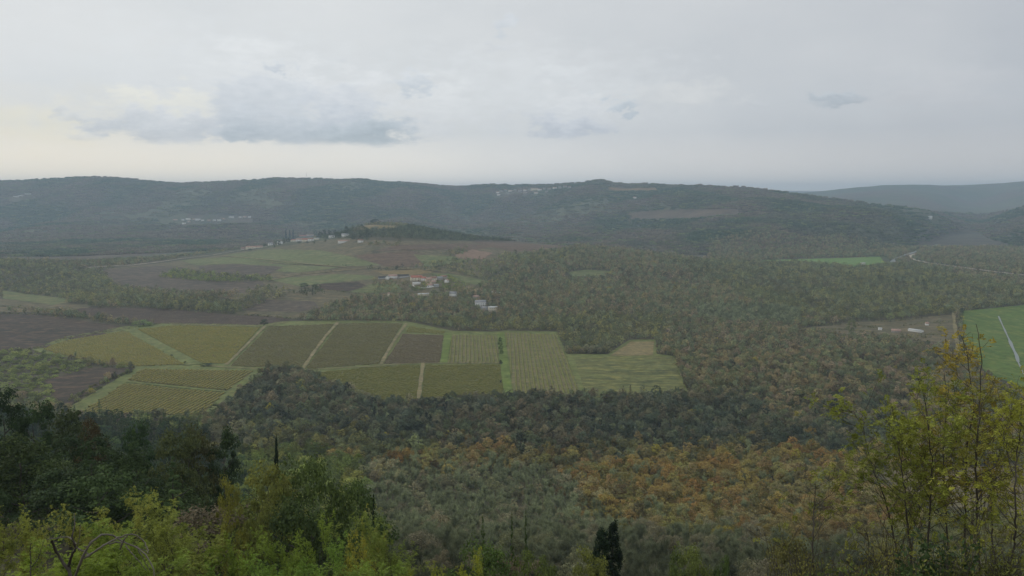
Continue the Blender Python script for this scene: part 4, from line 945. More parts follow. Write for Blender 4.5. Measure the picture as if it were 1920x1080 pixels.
def put_cyp(px_, pyt, Y_, wpx, label, v=0, group=None, base=None, col_=(40,52,32)):
    loc, hgt = top_place(px_, pyt, Y_)
    if base: g = ground(px_, base, 1500); loc = g; hgt = CZ-g[1]*float(slope(pyt))-g[2]; Y_ = g[1]; loc = (float(colA(px_, pyt))*Y_, Y_, g[2])
    r = bpy.data.objects.new('cypress', None); COL.objects.link(r); r.location = loc; s_ = wpx/2/F*Y_/1.15; r.scale = (s_, s_, hgt/12.1); tag(r, label, 'cypress', group)
    link('trunk', CYP[v][0], r); c = link('crown', CYP[v][1], r); c['tint'] = tint_of(col_, 1.5)
put_cyp(1130, 986, 118, 66, 'very dark dense cypress at the bottom edge, left of its pair', 0, 'pair of dark cypresses', col_=(34,48,28))
put_cyp(1150, 972, 120, 62, 'very dark dense cypress at the bottom edge, right of its pair', 1, 'pair of dark cypresses', col_=(34,46,28))
put_cyp(517, 812, 150, 15, 'slender solitary cypress above the dark green trees', 1)
for k_, (a, b) in enumerate([(536, 430), (543, 431), (549.5, 430)]):
    put_cyp(a, b, 2400, 4.2, ('left', 'middle', 'right')[k_]+' one of three tall cypresses beside the hilltop village', k_ % 2, 'three cypresses beside the hilltop village', base=448 if k_ else 450)
# saplings on the right: stems from the photo's course at about ten metres
def pt(px_, py_, Y_): return np.array([float(colA(px_, py_))*Y_, Y_, CZ-Y_*float(slope(py_))])
def sapling(stem, Y_, seed, label, tint_, nb=16, leaves=210, lmax=.85, rad=.022, extra=(), low=.15, high=1.0, ll=.042, pairs=6, name='sapling'):
    rng = np.random.default_rng(seed); P = [pt(a, b, Y_+.12*math.sin(i*1.9+seed)) for i, (a, b) in enumerate(stem)]
    g = P[0].copy(); g[2] = float(height(g[0], g[1]))-.1; g[0] += rng.normal(0, .1)
    if g[2] < P[0][2]-.2: P = [g]+P
    P = np.array(P); o = P[0].copy(); Q = P-o; t = np.linspace(0, 1, 40); s_ = np.concatenate([[0], np.cumsum(np.linalg.norm(np.diff(Q, axis=0), axis=1))]); tot = s_[-1]
    Qs = np.stack([np.interp(t*tot, s_, Q[:, k]) for k in range(3)], 1); Qs[1:-1] = (Qs[:-2]+2*Qs[1:-1]+Qs[2:])/4; Qs[2:, :2] += rng.normal(0, .008, (38, 2))
    st_ = MB(); st_.tube(Qs, np.linspace(rad, .004, 40), 7); segs = []; tips = []
    for i in range(nb):
        f = low+(high-low)*(i+rng.random())/nb; j = min(38, int(f*39)); l = lmax*(1.15-f)*rng.uniform(.6, 1.15)+.12
        a = rng.random()*6.28; grow(rng, Qs[j], unit(np.array([cos(a)*.9, sin(a)*.6, rng.uniform(.35, 1.0)])), l, rad*.34*(1.1-f*.6), 2, segs, tips, .3, .0, (2, 3), .7, .6, .12)
    for e in extra:
        E = np.array([pt(a, b, Y_) for a, b in e])-o; segs.append((np.array([E[0]+(E[-1]-E[0])*k/5+np.array([0, 0, -.05*math.sin(k/5*3.14)]) for k in range(6)]), np.linspace(.006, .002, 6), 0))
    for S_, R_, d in segs: st_.tube(S_, np.maximum(R_, .0022), 4)
    root = bpy.data.objects.new(name, None); COL.objects.link(root); root.location = o; tag(root, label, 'sapling', 'leafy saplings close to the camera on the right')
    link('stem', st_.mesh('stem', M_bark), root); c = MB(); Pp, D = leafpts(rng, [s for s in segs if s[2] <= 1], 1, leaves, .8)
    for e in extra:
        q_ = pt(*e[-1], Y_)-o; Pp = np.concatenate([Pp, np.repeat(q_[None], 5, 0)+rng.normal(0, .02, (5, 3))]); D = np.concatenate([D, unit(rvec(5, rng)+np.array([0, 0, .2]))])
    compound(c, rng, Pp, D, rng.uniform(.08, .17, len(Pp)), pairs, ll, ll*.48); l_ = link('leaves', c.mesh('leaves', M_leafnear), root); l_['tint'] = tint_of(tint_, 1.85)
SAP = [([(1838,1085),(1835,1046),(1832,960),(1828,875),(1835,803),(1837,748),(1841,680),(1838,645),(1831,608)], 11.0, (108,108,52), 'tallest sapling, its bare tip reaching up against the green field', 20, 330),
       ([(1812,1085),(1811,986),(1809,918),(1815,824),(1828,760),(1818,705),(1813,655),(1801,628)], 11.6, (118,108,50), 'sapling with orange tinged leaves just left of the tallest one', 18, 360),
       ([(1736,1085),(1745,935),(1750,892),(1743,824),(1739,778),(1730,735),(1720,705)], 11.2, (104,110,50), 'sapling with a dark stem in the middle of the yellow green crown', 18, 420),
       ([(1893,1085),(1901,1029),(1905,960),(1903,897),(1907,858),(1916,790),(1912,752)], 10.2, (118,120,50), 'sapling with a dark stem beside the right edge', 18, 240),
       ([(1712,1085),(1698,944),(1690,875),(1680,800),(1672,762)], 11.4, (104,108,50), 'leafy sapling on the left side of the yellow green crown', 16, 400),
       ([(1690,1085),(1664,944),(1643,901),(1630,858),(1618,800),(1600,772)], 12.0, (102,108,50), 'leaning sapling at the left end of the crown with stray yellow leaves', 14, 330),
       ([(1525,1090),(1524,1003),(1527,952),(1529,905)], 10.6, (96,98,46), 'short thin sapling standing apart on the left', 12, 90),
       ([(1780,1085),(1772,930),(1768,850),(1776,760),(1770,700)], 12.2, (114,110,50), 'sapling behind the middle of the crown, with loose yellow leaves', 16, 380),
       ([(1862,1085),(1858,960),(1868,880),(1880,820),(1900,770)], 12.4, (112,110,50), 'thin sapling leaning toward the right edge', 14, 170),
       ([(1930,1085),(1935,960),(1928,860),(1922,800),(1930,740)], 11.8, (108,112,48), 'sapling cut by the right edge', 14, 200)]
for k_, (stem, Y_, c_, lab, nb, nl) in enumerate(SAP):
    sapling(stem, Y_, 500+k_, lab, c_, int(nb*1.35), int(nl*1.05), extra=([[(1600,772),(1560,755),(1524,745)], [(1612,790),(1630,740),(1650,701)], [(1618,800),(1575,790),(1566,776)]] if k_ == 5 else ()), high=.76 if k_ == 0 else (.93 if k_ == 1 else 1) if k_ < 2 else (.88 if k_ in (2, 4, 7) else 1.0), low=.3 if k_ in (0, 3, 6, 8) else .38, lmax=1.0 if k_ in (2, 4, 5, 7) else .8)
# low scrub with small leaves under the saplings
def scrub(px_, pyt, Y_, wpx, seed, tint_, label, n=900, ll=.05, name='shrub'):
    rng = np.random.default_rng(seed); loc, hgt = top_place(px_, pyt, Y_); segs = []; tips = []
    for a in range(7):
        grow(rng, (0, 0, -.1), unit(np.array([rng.normal(0, .35), rng.normal(0, .35), 1])), .5, .012, 3, segs, tips, .35, 0, (2, 4), .7, .72, .3)
    allp = np.concatenate([p for p, r, d in segs]); Hh = allp[:, 2].max(); Rr = np.percentile(np.abs(allp[:, 0]), 97); fz = hgt/Hh; fx = wpx/2/F*Y_/Rr; sv = np.array([fx, fx, fz])
    t = MB(); segs = [(p*sv, r, d) for p, r, d in segs]
    for p, r, d in segs: t.tube(p, np.maximum(r, .003), 4)
    c = MB(); Pp, D = leafpts(rng, segs, 2, n, .8); nn = unit(rvec(n, rng)+np.array([0, 0, .5])); c.rhombi(Pp+D*ll*.5, D, unit(np.cross(nn, D)), ll*rng.uniform(.6, 1.3, n), ll*.5)
    root = bpy.data.objects.new(name, None); COL.objects.link(root); root.location = loc; tag(root, label, 'shrub', 'low shrubs under the saplings')
    link('branches', t.mesh('branches', M_bark), root); l_ = link('leaves', c.mesh('leaves', M_leafnear), root); l_['tint'] = tint_of(tint_, 1.85)
for k_, a in enumerate([(1770, 985, 9.5, 150, (48,62,38), 'dense dark leaved shrub in the middle under the saplings', 3600, .075), (1640, 950, 10.4, 170, (100,98,50), 'twiggy olive shrub left of the dark leaved shrub', 1500, .045),
    (1560, 975, 10.0, 150, (92,92,50), 'sparse shrub with small olive leaves, second from the left', 1000, .045), (1490, 1000, 10.6, 130, (94,92,48), 'sparse low shrub, leftmost under the saplings', 700, .045),
    (1870, 940, 9.8, 170, (92,94,48), 'tangled olive shrub right of the dark leaved shrub', 1500, .05), (1700, 930, 11.0, 150, (98,98,48), 'tall twiggy shrub behind the dark leaved shrub', 1300, .045),
    (1600, 1030, 9.0, 150, (70,80,42), 'greenish shrub at the bottom edge left of the dark leaved shrub', 1500, .06), (1830, 1015, 9.0, 170, (84,88,44), 'leafy shrub at the bottom edge right of the dark leaved shrub', 1700, .055),
    (1910, 1000, 9.2, 140, (80,84,44), 'shrub in the lower right corner', 1200, .055), (1745, 1045, 8.6, 130, (60,74,40), 'dark green shrub at the bottom edge, second from the right corner group', 1500, .06)]):
    scrub(*a[:4], 700+k_, *a[4:])
# twisted bare vine in the lower left
def vpt(x, y): return (x/2.8425, 700+y/2.8425)
STR = [([(378,1120),(376,1050),(322,1002),(292,930),(276,895)], .05, .02), ([(372,1060),(366,1015),(388,955),(410,930),(386,893),(384,850),(402,818),(394,770),(398,745)], .03, .006), ([(385,1110),(420,1040),(445,960),(490,890),(530,851),(577,846),(622,877),(680,912),(742,931),(782,962),(826,1040),(822,1085)], .034, .010),
       ([(448,985),(520,940),(580,902),(640,872),(700,853),(748,872),(782,922),(788,960)], .022, .008), ([(470,975),(560,912),(640,897),(720,921),(790,952)], .018, .006), ([(250,886),(300,879),(360,870),(386,884),(402,912)], .008, .014), ([(412,930),(470,962),(450,986)], .014, .012), ([(641,936),(657,890),(682,858)], .016, .01),
       ([(668,918),(722,980),(782,1052)], .012, .005), ([(735,940),(770,1000),(800,1050)], .01, .005), ([(163,1090),(165,1020),(160,930),(168,905)], .014, .004), ([(175,1030),(205,985),(232,900)], .008, .003), ([(490,890),(475,920),(440,925)], .012, .006), ([(410,930),(425,860),(430,800)], .008, .003)]
o_ = pt(*vpt(378, 1120), 14.0); o_[2] = float(height(o_[0], 14.0)); root = bpy.data.objects.new('bare_vine', None); COL.objects.link(root); root.location = o_
tag(root, 'twisted leafless vine with arching pale stems in the lower left', 'vine')
for k_, (pts_, r0, r1) in enumerate(STR):
    Pq = np.array([pt(*vpt(a, b), 14.0+.25*math.sin(i*.8+k_*1.3)) for i, (a, b) in enumerate(pts_)])
    if k_ in (0, 2): Pq = np.concatenate([[np.array([Pq[0][0], 14.0, o_[2]-.1])], Pq])
    s_ = np.concatenate([[0], np.cumsum(np.linalg.norm(np.diff(Pq, axis=0), axis=1))]); tt = np.linspace(0, s_[-1], 36); Q = np.stack([np.interp(tt, s_, Pq[:, k]) for k in range(3)], 1)
    for _ in range(3): Q[1:-1] = (Q[:-2]+2*Q[1:-1]+Q[2:])/4
    Q[1:-1] += RNG.normal(0, .006, (34, 3)); mb = MB(); mb.tube(Q-o_, np.linspace(r0, r1, 36)*RNG.uniform(.85, 1.15, 36), 7)
    link('trunk' if k_ == 0 else 'stem', mb.mesh('stem', M_bark if k_ in (0, 1, 10, 11) else M_barkgrey, smooth_=True), root)

# ------------------------------------------------------------------ buildings
HM = {'white': plain('white_render', (.80, .78, .73), .9, .08, .5), 'cream': plain('cream_render', (.72, .65, .50), .9, .1, .5), 'stone': plain('stone_wall', (.38, .35, .30), .9, .2, .6), 'grey': plain('grey_render', (.42, .42, .41), .9, .1, .5), 'tan': plain('tan_render', (.48, .38, .26), .9, .12, .5),
      'red': plain('red_tiles', (.40, .16, .11), .9, .2, .8), 'brown': plain('brown_tiles', (.28, .17, .12), .9, .2, .8), 'pinkroof': plain('faded_tiles', (.42, .28, .22), .9, .2, .8), 'greyroof': plain('grey_sheet_roof', (.30, .30, .30), .8, .15, .6), 'darkroof': plain('dark_shed_roof', (.05, .05, .05), .8, .2, .6), 'paleroof': plain('pale_sheet_roof', (.58, .58, .56), .8, .1, .6),
      'glass': plain('dark_window_glass', (.04, .045, .05), .2, .1, 1), 'door': plain('dark_wood_door', (.10, .07, .05), .8, .2, 1)}
def build_house(h):
    (px_, py_, wpx, dep, hgt, wall, roof, rot, win, label, group, nm), (x, y, z), wd = h
    root = bpy.data.objects.new(nm, None); COL.objects.link(root); root.location = (x, y, z-.6); root.rotation_euler = (0, 0, radians(rot)+math.atan2(-x, y)); tag(root, label, 'building' if nm != 'house' else 'house', group)
    hgt *= 1.2; a = wd/2; d = dep/2; rh = dep*.3 if roof != 'paleroof' else dep*.14; hh = hgt+.6
    mb = MB(); mb.box(-a, a, -d, d, -2.5, hh); mb.add([(-a,-d,hh),(-a,d,hh),(-a,0,hh+rh),(a,-d,hh),(a,d,hh),(a,0,hh+rh)], None, [(0,1,2),(3,5,4)]); link('wall', mb.mesh('wall', HM[wall]), root)
    mb = MB(); e = .5; t = .22
    for s in (-1, 1):
        y0 = s*(d+e); z0 = hh-e*rh/d+.05; V = [(-a-e,y0,z0),(a+e,y0,z0),(a+e,0,hh+rh+.05),(-a-e,0,hh+rh+.05)]; V += [(q[0], q[1], q[2]+t) for q in V]
        mb.add(V, [(0,1,2,3),(4,5,6,7),(0,1,5,4),(1,2,6,5),(2,3,7,6),(3,0,4,7)])
    rf = link('roof', mb.mesh('roof', HM[roof]), root)
    if roof not in ('darkroof', 'paleroof', 'greyroof') and y < 3000:
        mb = MB(); mb.box(a*.35, a*.35+.9, d*.2, d*.2+.9, hh+rh*.4, hh+rh+1.1); link('chimney', mb.mesh('chimney', HM['stone']), rf)
    if win:
        fl = 2 if hgt > 5 else 1
        for f in range(fl):
            for i in range(win):
                cx = -a+(i+.5)*2*a/win; zc = .6+1.7+f*2.8; dr = f == 0 and i == win//2
                mb = MB(); mb.box(cx-.55, cx+.55, -d-.06, -d+.1, zc-(1.6 if dr else .75), zc+.75); link('door' if dr else 'window', mb.mesh('window', HM['door' if dr else 'glass']), root)
for h_ in HOUSES_AT: build_house(h_)
# tan spoil heap and pale rubble beside the village
def heap(name, x, y, z, w_, d_, h_, mat, label, cat, group, seed):
    rng = np.random.default_rng(seed); n = 22; u, v = np.meshgrid(np.linspace(-1, 1, n), np.linspace(-1, 1, n), indexing='ij'); r = np.sqrt(u**2+v**2)
    zz = np.clip(1-r, 0, 1)**.8*(.55+.9*fbm(u*2.4+seed, v*2.4, 3, seed))-.06; V = np.stack([u*w_/2, v*d_/2, zz*h_], -1).reshape(-1, 3); i = (np.arange(n-1)[:, None]*n+np.arange(n-1)[None]).ravel()
    tag(link(name, mesh_np(name, V, [np.stack([i, i+n, i+n+1, i+1], 1)], mat), loc=(x, y, z)), label, cat, group)
mt = plain('tan_earth', (.46, .36, .22), .95, .2, .3)
g_ = ground(897, 549, 1200); heap('spoil_heap', *g_, 44, 26, 9, mt, 'tan heap of bare earth right of the slope village', 'earth heap', None, 81)
g2_ = ground(880, 550, 1200); heap('spoil_heap', *g2_, 26, 9, 3.5, plain('pale_earth', (.5, .44, .34), .95, .15, .3), 'low pale tongue of earth left of the tan heap', 'earth heap', None, 82)
for k_, a in enumerate([924, 931, 938]):
    g_ = ground(a, 549, 1200); heap('rubble_pile', *g_, 7, 6, 4.2-k_*.5, HM['white'], ('first', 'second', 'last')[k_]+' white rubble pile going right from the tan earth heap', 'rubble', 'white rubble piles', 90+k_)
def longwall(name, pts_, h_, mat, label):
    C = np.array([ground(a, b, 1200)[:2] for a, b in densify(pts_, 3, False)]); T = unit(np.gradient(C, axis=0)); Nn = np.stack([-T[:, 1], T[:, 0]], 1)*.35; zz = height(C[:, 0], C[:, 1]); n = len(C)
    V = np.stack([np.c_[C-Nn, zz-.5], np.c_[C+Nn, zz-.5], np.c_[C+Nn, zz+h_], np.c_[C-Nn, zz+h_]], 1).reshape(-1, 3); i = np.arange(n-1)[:, None]*4; k = np.arange(4)[None]
    tag(link(name, mesh_np(name, V, [np.stack([i+k, i+(k+1) % 4, i+4+(k+1) % 4, i+4+k], -1).reshape(-1, 4)], mat)), label, 'wall')
longwall('retaining_wall', [(774,536),(779,540),(790,541),(805,540),(822,537)], 2.4, HM['white'], 'low white retaining wall curving below the slope village')
longwall('retaining_wall', [(737,523.5),(750,522),(762,520.5),(769,519)], 2.6, HM['grey'], 'long pale grey wall between the dark shed and the red roofed house')
# masts on the skyline
for (a, t_, h_, lab) in ((575, 322, 1, 'taller lattice radio mast on the far left ridge'), (562, 330, .7, 'shorter thin radio mast left of the taller one')):
    A = float(colA(a, 335)); Yq = float(np.interp(a, PX, L['q'][0])); x = A*Yq; z0 = float(height(x, Yq)); top = CZ-Yq*float(slope(t_)); Hm = max(20, top-z0); steel = plain('mast_steel', (.25, .24, .24), .6, .1, 1) if a == 575 else steel
    root = bpy.data.objects.new('radio_mast', None); COL.objects.link(root); root.location = (x, Yq, z0-2); tag(root, lab, 'mast', 'radio masts on the ridge'); mb = MB(); w0 = 2.6*h_; w1 = .7*h_
    for sx_, sy_ in ((-1,-1),(1,-1),(1,1),(-1,1)): mb.tube([(sx_*w0, sy_*w0, 0), (sx_*w1, sy_*w1, Hm*.85)], [.28, .2], 4)
    for k_ in range(10):
        f0 = k_/10; f1 = (k_+1)/10; q0 = w0+(w1-w0)*f0; q1 = w0+(w1-w0)*f1; s_ = 1 if k_ % 2 else -1
        for yy in (-1, 1): mb.tube([(-q0*s_, yy*q0, Hm*.85*f0), (q1*s_, yy*q1, Hm*.85*f1)], [.12, .12], 3)
    link('lattice_tower', mb.mesh('lattice_tower', steel), root); mb = MB(); mb.tube([(0, 0, Hm*.84), (0, 0, Hm)], [.4, .2], 5); link('antenna', mb.mesh('antenna', steel), root)
    mb = MB(); mb.tube([(1.4, -1.2, Hm*.62), (1.4, -2.0, Hm*.62)], [1.3, 1.5], 10); link('dish', mb.mesh('dish', steel), root)
# single trees and bushes one can tell apart
def single(kd, px_, pyb, pyt, wpx, col_, label, nm='broadleaf_tree', cat='tree', y0=600):
    g = ground(px_, pyb, y0); Yq = g[1]; hgt = CZ-Yq*float(slope(pyt))-g[2]; H = {'round': 10.2, 'tall': 13.2, 'bush': 5.2, 'spire': 15, 'bare': 12}[kd]; R = {'round': 5.2, 'tall': 4.2, 'bush': 3.8, 'spire': 3.6, 'bare': 3.8}[kd]
    make_tree(kd, int(RNG.integers(0, 9)), (g[0], Yq, g[2]-.2), RNG.random()*6, wpx/2/F*Yq/R, hgt/H, srgb(*col_, 1.8), label, cat, None, nm)
single('round', 704, 421, 411, 19, (50,60,52), 'wide dark tree alone on top of the hill field', y0=2000)
VT = [(523,462,10,8),(532,458,12,8),(540,456,10,9),(553,446,9,8),(592,441,12,9),(600,446,12,10),(607,440,14,10),(613,448,10,9),(618,438,13,8),(628,437,14,9),(634,446,12,10),(640,436,16,11),(650,434,17,12),(657,442,14,10),(662,450,9,9),(668,444,12,9),(676,442,13,10),(686,450,12,9),(690,440,13,10),(610,453,7,10),(560,457,5,9),(576,457,5,9),(495,463,6,8),(514,464,7,8),(468,470,4,9),(588,457,5,8)]
for k_, (a, b, hh_, w_) in enumerate(VT):
    g = ground(a, max(b, 446), 2000); nb = min((h for h in HOUSES_AT if h[0][10] == GB), key=lambda h: abs(h[0][0]-a)+2*abs(h[0][1]-b))
    sd = 'left of' if nb[0][0] > a+2 else ('right of' if nb[0][0] < a-2 else 'beside'); Yq = g[1]+(446-min(b, 446))*6; x_ = float(colA(a, 440))*Yq; z_ = float(height(x_, Yq)); kd_ = ('round', 'tall', 'round', 'spire')[k_ % 4]
    s1 = w_/2/F*Yq/5.0; s2 = hh_/F*Yq/({'round': 10.2, 'tall': 13.2, 'spire': 15}[kd_]); make_tree(kd_, k_, (x_, Yq, z_-.3), k_*1.3, s1, max(s2, .4), srgb(*[(60,70,54), (70,80,56), (54,64,50)][k_ % 3], 1.7), 'hazy '+KW[kd_][1]+' tree '+sd+' the '+' '.join(nb[0][9].split(' of the hilltop')[0].split()[:9]), 'tree', 'trees among the houses of the hilltop village')
single('round', 495, 612, 599, 16, (56,66,46), 'dark round tree at the top of the first tan track')
single('bush', 388, 686, 681, 28, (50,62,42), 'low dark bush where the diagonal green lane ends', 'bush', 'bush')
single('bush', 939, 683, 675, 8, (36,42,32), 'small dark bush on the green lane, the upper of two', 'bush', 'bush')
single('bush', 939, 719, 713, 5, (34,40,32), 'tiny dark bush on the green lane, the lower of two', 'bush', 'bush')
for k_, (a, b) in enumerate([(938, 648), (939, 656), (940, 665), (938, 641)]): single('bush', a, b, b-9, 9, (66,78,50), ('second highest', 'third', 'lowest', 'highest')[k_]+' bush in the short column on the green lane', 'bush', 'bush')
single('bush', 268, 611, 600, 34, (108,122,76), 'pale green bush cluster at the top of the diagonal green lane', 'bush', 'bush')
single('bush', 321, 668, 664, 6, (60,66,48), 'small dark bush in the far left vineyard, the upper of two', 'bush', 'bush')
single('bush', 347, 681, 677, 5, (70,66,48), 'small brownish bush in the far left vineyard, the lower of two', 'bush', 'bush')
single('round', 743, 506, 499, 7, (60,70,56), 'small round tree at the left end of the tan strip', y0=1200)
single('round', 571, 540, 531, 22, (60,74,50), 'dark tree in the green meadow left of the slope village', y0=1200)
single('round', 592, 541, 532, 18, (64,76,50), 'dark tree right beside the other one in the green meadow', y0=1200)
single('round', 900, 540, 530, 8, (84,96,52), 'yellow green tree above the tan earth heap', y0=1200)
single('tall', 1130+75, 1, 1, 1, (1,1,1), '') if False else None
for k_, (a, b, t_, w_) in enumerate([(1803, 590, 578, 10), (1800, 606, 594, 12), (1806, 622, 610, 12), (1800, 640, 628, 12), (1808, 655, 643, 12)]):
    single('round', a, b, t_, w_, (66,74,56), ('farthest', 'second farthest', 'middle', 'second nearest', 'nearest')[k_]+' tree in the line between the pale path and the green crop field', y0=800)
for k_, (a, b) in enumerate([(1670, 604), (1690, 600), (1716, 590), (1740, 586)]): single('tall', a, b, b-18, 14, (118,124,84), ('leftmost', 'second', 'third', 'rightmost')[k_]+' pale poplar behind the farm clearing', 'poplar', y0=900)
single('round', 1765, 622, 612, 20, (140,130,52), 'yellow tree in the farm clearing', y0=900)
single('tall', 1595, 634, 596, 22, (100,104,76), 'tall grey green poplar left of the farm clearing', 'poplar', y0=900)

# ------------------------------------------------------------------ haze
zlo = float(Z.min())-1; ztop = float(Z.max())+30
mb = MB(); mb.box(-24500, 24500, -101, 18100, zlo, ztop); hm = bpy.data.materials.new('haze'); hm.use_nodes = True; nt = hm.node_tree
nt.nodes.remove(nt.nodes['Principled BSDF']); pv = N(nt, 'ShaderNodeVolumePrincipled'); pv.inputs['Color'].default_value = (.63, .81, 1.0, 1); pv.inputs['Density'].default_value = 9.2e-5
pv.inputs['Anisotropy'].default_value = .2; nt.links.new(pv.outputs[0], nt.nodes['Material Output'].inputs['Volume'])
tag(link('haze', mb.mesh('haze', hm)), 'thin blue grey haze over the valley', kind='stuff')

# ------------------------------------------------------------------ sky
SUN_AZ = radians(-48); SUN_EL = radians(24)                      # ahead on the left, behind cloud
w = bpy.data.worlds.new('World'); sc.world = w; w.use_nodes = True; nt = w.node_tree; bg = nt.nodes['Background']
st = N(nt, 'ShaderNodeTexSky', sky_type='NISHITA'); st.sun_disc = False; st.sun_elevation = SUN_EL; st.sun_rotation = SUN_AZ; st.air_density = 1; st.dust_density = 2
tc = N(nt, 'ShaderNodeTexCoord').outputs['Generated']; sp = N(nt, 'ShaderNodeSeparateXYZ'); nt.links.new(tc, sp.inputs[0])
az = mathn(nt, 'ARCTAN2', sp.outputs[0], sp.outputs[1]); el = mathn(nt, 'ARCSINE', sp.outputs[2])
cb = N(nt, 'ShaderNodeCombineXYZ'); nt.links.new(az, cb.inputs[0]); nt.links.new(mathn(nt, 'MULTIPLY', el, 2.0), cb.inputs[1]); v3 = cb.outputs[0]
def dirof(px, py):
    A = float(colA(px, py)); s_ = -float(slope(py)); return math.atan(A), math.atan(s_/math.hypot(1, A))
n1 = N(nt, 'ShaderNodeTexNoise'); n1.inputs['Scale'].default_value = 20; n1.inputs['Detail'].default_value = 7; n1.inputs['Roughness'].default_value = .66; nt.links.new(v3, n1.inputs['Vector'])
nsep = N(nt, 'ShaderNodeSeparateColor'); nt.links.new(n1.outputs['Color'], nsep.inputs[0])
n2 = noise_(nt, v3, 5, 5, .55); n3 = noise_(nt, scalevec(nt, v3, (1, 2.2, 1)), 9, 6, .6)
azd = mathn(nt, 'ADD', az, mathn(nt, 'MULTIPLY', mathn(nt, 'SUBTRACT', nsep.outputs[0], .5), .11))
eld = mathn(nt, 'ADD', el, mathn(nt, 'MULTIPLY', mathn(nt, 'SUBTRACT', nsep.outputs[1], .5), .075))
n4 = noise_(nt, scalevec(nt, v3, (1, 1.15, 1)), 26, 8, .62); n5 = noise_(nt, scalevec(nt, v3, (1, 1.6, 1)), 60, 5, .6)
def blob(cx, cy, rx, ry, soft=.5, edge=.12, flat=None):
    a0, e0 = dirof(cx, cy); ra = rx/F; re = ry/F
    dx = mathn(nt, 'DIVIDE', mathn(nt, 'SUBTRACT', azd, a0), ra); dy = mathn(nt, 'DIVIDE', mathn(nt, 'SUBTRACT', eld, e0), re)
    r = mathn(nt, 'SQRT', mathn(nt, 'ADD', mathn(nt, 'MULTIPLY', dx, dx), mathn(nt, 'MULTIPLY', dy, dy)))
    m_ = mathn(nt, 'ADD', mathn(nt, 'SUBTRACT', 1.15, r), mathn(nt, 'MULTIPLY', mathn(nt, 'SUBTRACT', n4, .5), 2.2*soft))
    q_ = N(nt, 'ShaderNodeMapRange', interpolation_type='SMOOTHSTEP'); q_.inputs['From Min'].default_value = 0.0; q_.inputs['From Max'].default_value = edge*4
    nt.links.new(m_, q_.inputs['Value']); out = q_.outputs[0]
    if flat:
        _, ef = dirof(cx, flat); w_ = mathn(nt, 'ADD', el, mathn(nt, 'MULTIPLY', mathn(nt, 'SUBTRACT', n4, .5), .012))
        f_ = N(nt, 'ShaderNodeMapRange', interpolation_type='SMOOTHSTEP'); f_.inputs['From Min'].default_value = ef-.004; f_.inputs['From Max'].default_value = ef+.006; nt.links.new(w_, f_.inputs['Value']); out = mathn(nt, 'MULTIPLY', out, f_.outputs[0])
    g_ = N(nt, 'ShaderNodeMapRange'); g_.inputs['From Min'].default_value = e0-re*.7; g_.inputs['From Max'].default_value = e0+re*.9
    nt.links.new(mathn(nt, 'ADD', eld, mathn(nt, 'MULTIPLY', mathn(nt, 'SUBTRACT', n5, .5), re*1.2)), g_.inputs['Value'])
    return out, g_.outputs[0]
def S(r, g, b): return srgb(r, g, b)
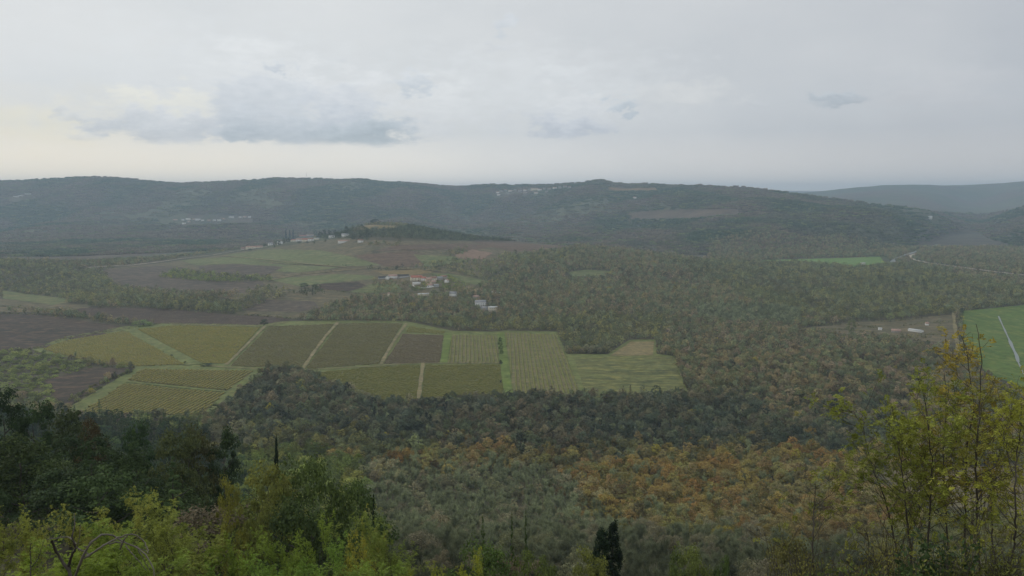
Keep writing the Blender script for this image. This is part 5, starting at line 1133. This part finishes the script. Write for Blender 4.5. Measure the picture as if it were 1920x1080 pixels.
# high cloud veil: brighter and warmer toward the hidden sun, greyer away from it
veil = mixc(nt, ramp(nt, az, -.2, .58), S(213,218,221), S(184,190,197))
veil = mixc(nt, mathn(nt, 'MULTIPLY', ramp(nt, n2, .35, .7), .5), veil, mixc(nt, ramp(nt, az, -.1, .55), S(226,229,230), S(202,206,210)))
warm = mathn(nt, 'MULTIPLY', ramp(nt, az, .05, -.55), ramp(nt, eld, .13, .03)); veil = mixc(nt, mathn(nt, 'MULTIPLY', warm, .85), veil, S(230,226,211))
veil = mixc(nt, mathn(nt, 'MULTIPLY', ramp(nt, el, .10, .0), ramp(nt, az, .0, .5)), veil, S(180,183,187))
col = veil
for (cx, cy, rx, ry, soft, edge, cb_, ct_, amt, fl) in [
    (420,150,380,110,.9,.3,(220,225,228),(218,224,228),.5,None), (1000,170,330,90,.9,.3,(221,226,229),(220,226,230),.5,None), (1290,176,120,32,.8,.3,(214,218,220),(218,220,219),.55,None),
    (90,235,150,45,.8,.3,(230,226,206),(228,226,210),.6,None), (300,205,110,42,.9,.14,(216,220,220),(230,230,220),.75,None), (480,150,120,70,1.0,.2,(217,222,226),(225,229,231),.6,None), (640,190,120,60,1.0,.2,(214,219,224),(224,228,231),.6,None), (820,205,80,62,.9,.16,(212,217,222),(224,228,230),.6,None),
    (150,214,34,12,.9,.18,(198,205,212),(214,218,220),.7,None), (165,250,60,18,.9,.2,(198,205,211),(214,217,218),.65,262), (325,238,125,38,.8,.14,(184,193,203),(212,217,222),.85,266), (440,252,75,16,.8,.2,(190,199,208),(208,214,220),.7,268),
    (500,205,95,66,.75,.12,(186,196,206),(210,216,222),.8,270), (600,240,185,44,.7,.12,(172,184,194),(204,211,218),.9,270), (680,245,90,26,.6,.16,(168,181,190),(190,200,208),.8,269), (640,195,62,36,.8,.16,(192,201,212),(212,218,224),.65,None),
    (525,128,30,13,.9,.2,(190,200,211),(210,217,223),.75,None), (295,140,12,9,.8,.3,(204,210,215),(210,215,220),.5,None), (775,160,38,20,.9,.18,(192,203,213),(213,219,225),.75,None), (650,112,18,11,.8,.3,(203,209,216),(212,217,222),.5,None),
    (940,48,28,17,.9,.2,(196,207,217),(213,219,225),.6,None), (936,88,24,10,.8,.3,(202,208,215),(212,217,222),.5,None), (1065,215,85,48,.95,.16,(198,205,213),(221,225,228),.65,258),
    (1060,238,68,24,.7,.15,(182,191,203),(206,212,219),.85,259), (1172,193,44,14,.7,.16,(180,193,204),(200,208,215),.8,None), (1108,165,18,11,.8,.3,(198,207,215),(210,216,221),.5,None), (1045,148,60,26,.9,.2,(206,212,217),(220,225,228),.5,None),
    (1290,188,34,10,.9,.25,(200,205,210),(214,217,219),.5,None), (1425,196,30,7,.8,.3,(192,198,204),(206,211,216),.55,None), (1572,178,60,17,.7,.18,(166,177,187),(190,198,205),.85,None), (1530,193,40,9,.8,.25,(182,190,197),(196,203,209),.6,None),
    (945,225,36,15,.9,.25,(205,211,217),(216,221,225),.5,None), (1750,175,130,55,1.0,.3,(192,195,200),(204,207,211),.5,None)]:
    m_, g_ = blob(cx, cy, rx, ry, soft, edge, fl); col = mixc(nt, mathn(nt, 'MULTIPLY', m_, amt), col, mixc(nt, g_, tuple(v*.96 for v in S(*cb_)), tuple(v*1.07 for v in S(*ct_))))
hz = mathn(nt, 'MULTIPLY', ramp(nt, el, .075, .005), ramp(nt, az, 1.5, .3))
boost = mixc(nt, hz, (10.6, 10.45, 10.35), (16.6, 14.9, 13.2))
scaled = mixc(nt, 1.0, col, boost, 'MULTIPLY')
for l_ in nt.links:
    pass
mixn = N(nt, 'ShaderNodeMix', data_type='RGBA'); mixn.clamp_result = False; mixn.inputs[0].default_value = .985
nt.links.new(st.outputs[0], mixn.inputs[6]); nt.links.new(scaled, mixn.inputs[7]); nt.links.new(mixn.outputs[2], bg.inputs[0]); bg.inputs[1].default_value = .1
sl = bpy.data.lights.new('sun', 'SUN'); sl.energy = .7; sl.angle = radians(14); sl.color = (1, .95, .86)
so = bpy.data.objects.new('sun', sl); COL.objects.link(so)
from mathutils import Vector
so.rotation_euler = Vector((-sin(SUN_AZ)*cos(SUN_EL), -cos(SUN_AZ)*cos(SUN_EL), -sin(SUN_EL))).to_track_quat('-Z', 'Y').to_euler(); so.location = (0, 0, 900)

# ------------------------------------------------------------------ camera, output
cd = bpy.data.cameras.new('camera'); co = bpy.data.objects.new('camera', cd); COL.objects.link(co); sc.camera = co
cd.sensor_width = 36; cd.lens = 36*F/1920; cd.clip_start = .1; cd.clip_end = 60000; co.location = (0, 0, CZ); co.rotation_euler = (pi/2-TH, 0, 0)
sc.view_settings.view_transform = 'Standard'; sc.view_settings.look = 'None'; sc.view_settings.gamma = 1; sc.view_settings.exposure = 0
sc.render.engine = 'CYCLES'; sc.cycles.max_bounces = 5; sc.cycles.diffuse_bounces = 3; sc.cycles.volume_bounces = 1; sc.cycles.transparent_max_bounces = 8
sc.cycles.use_denoising = True
print('done')
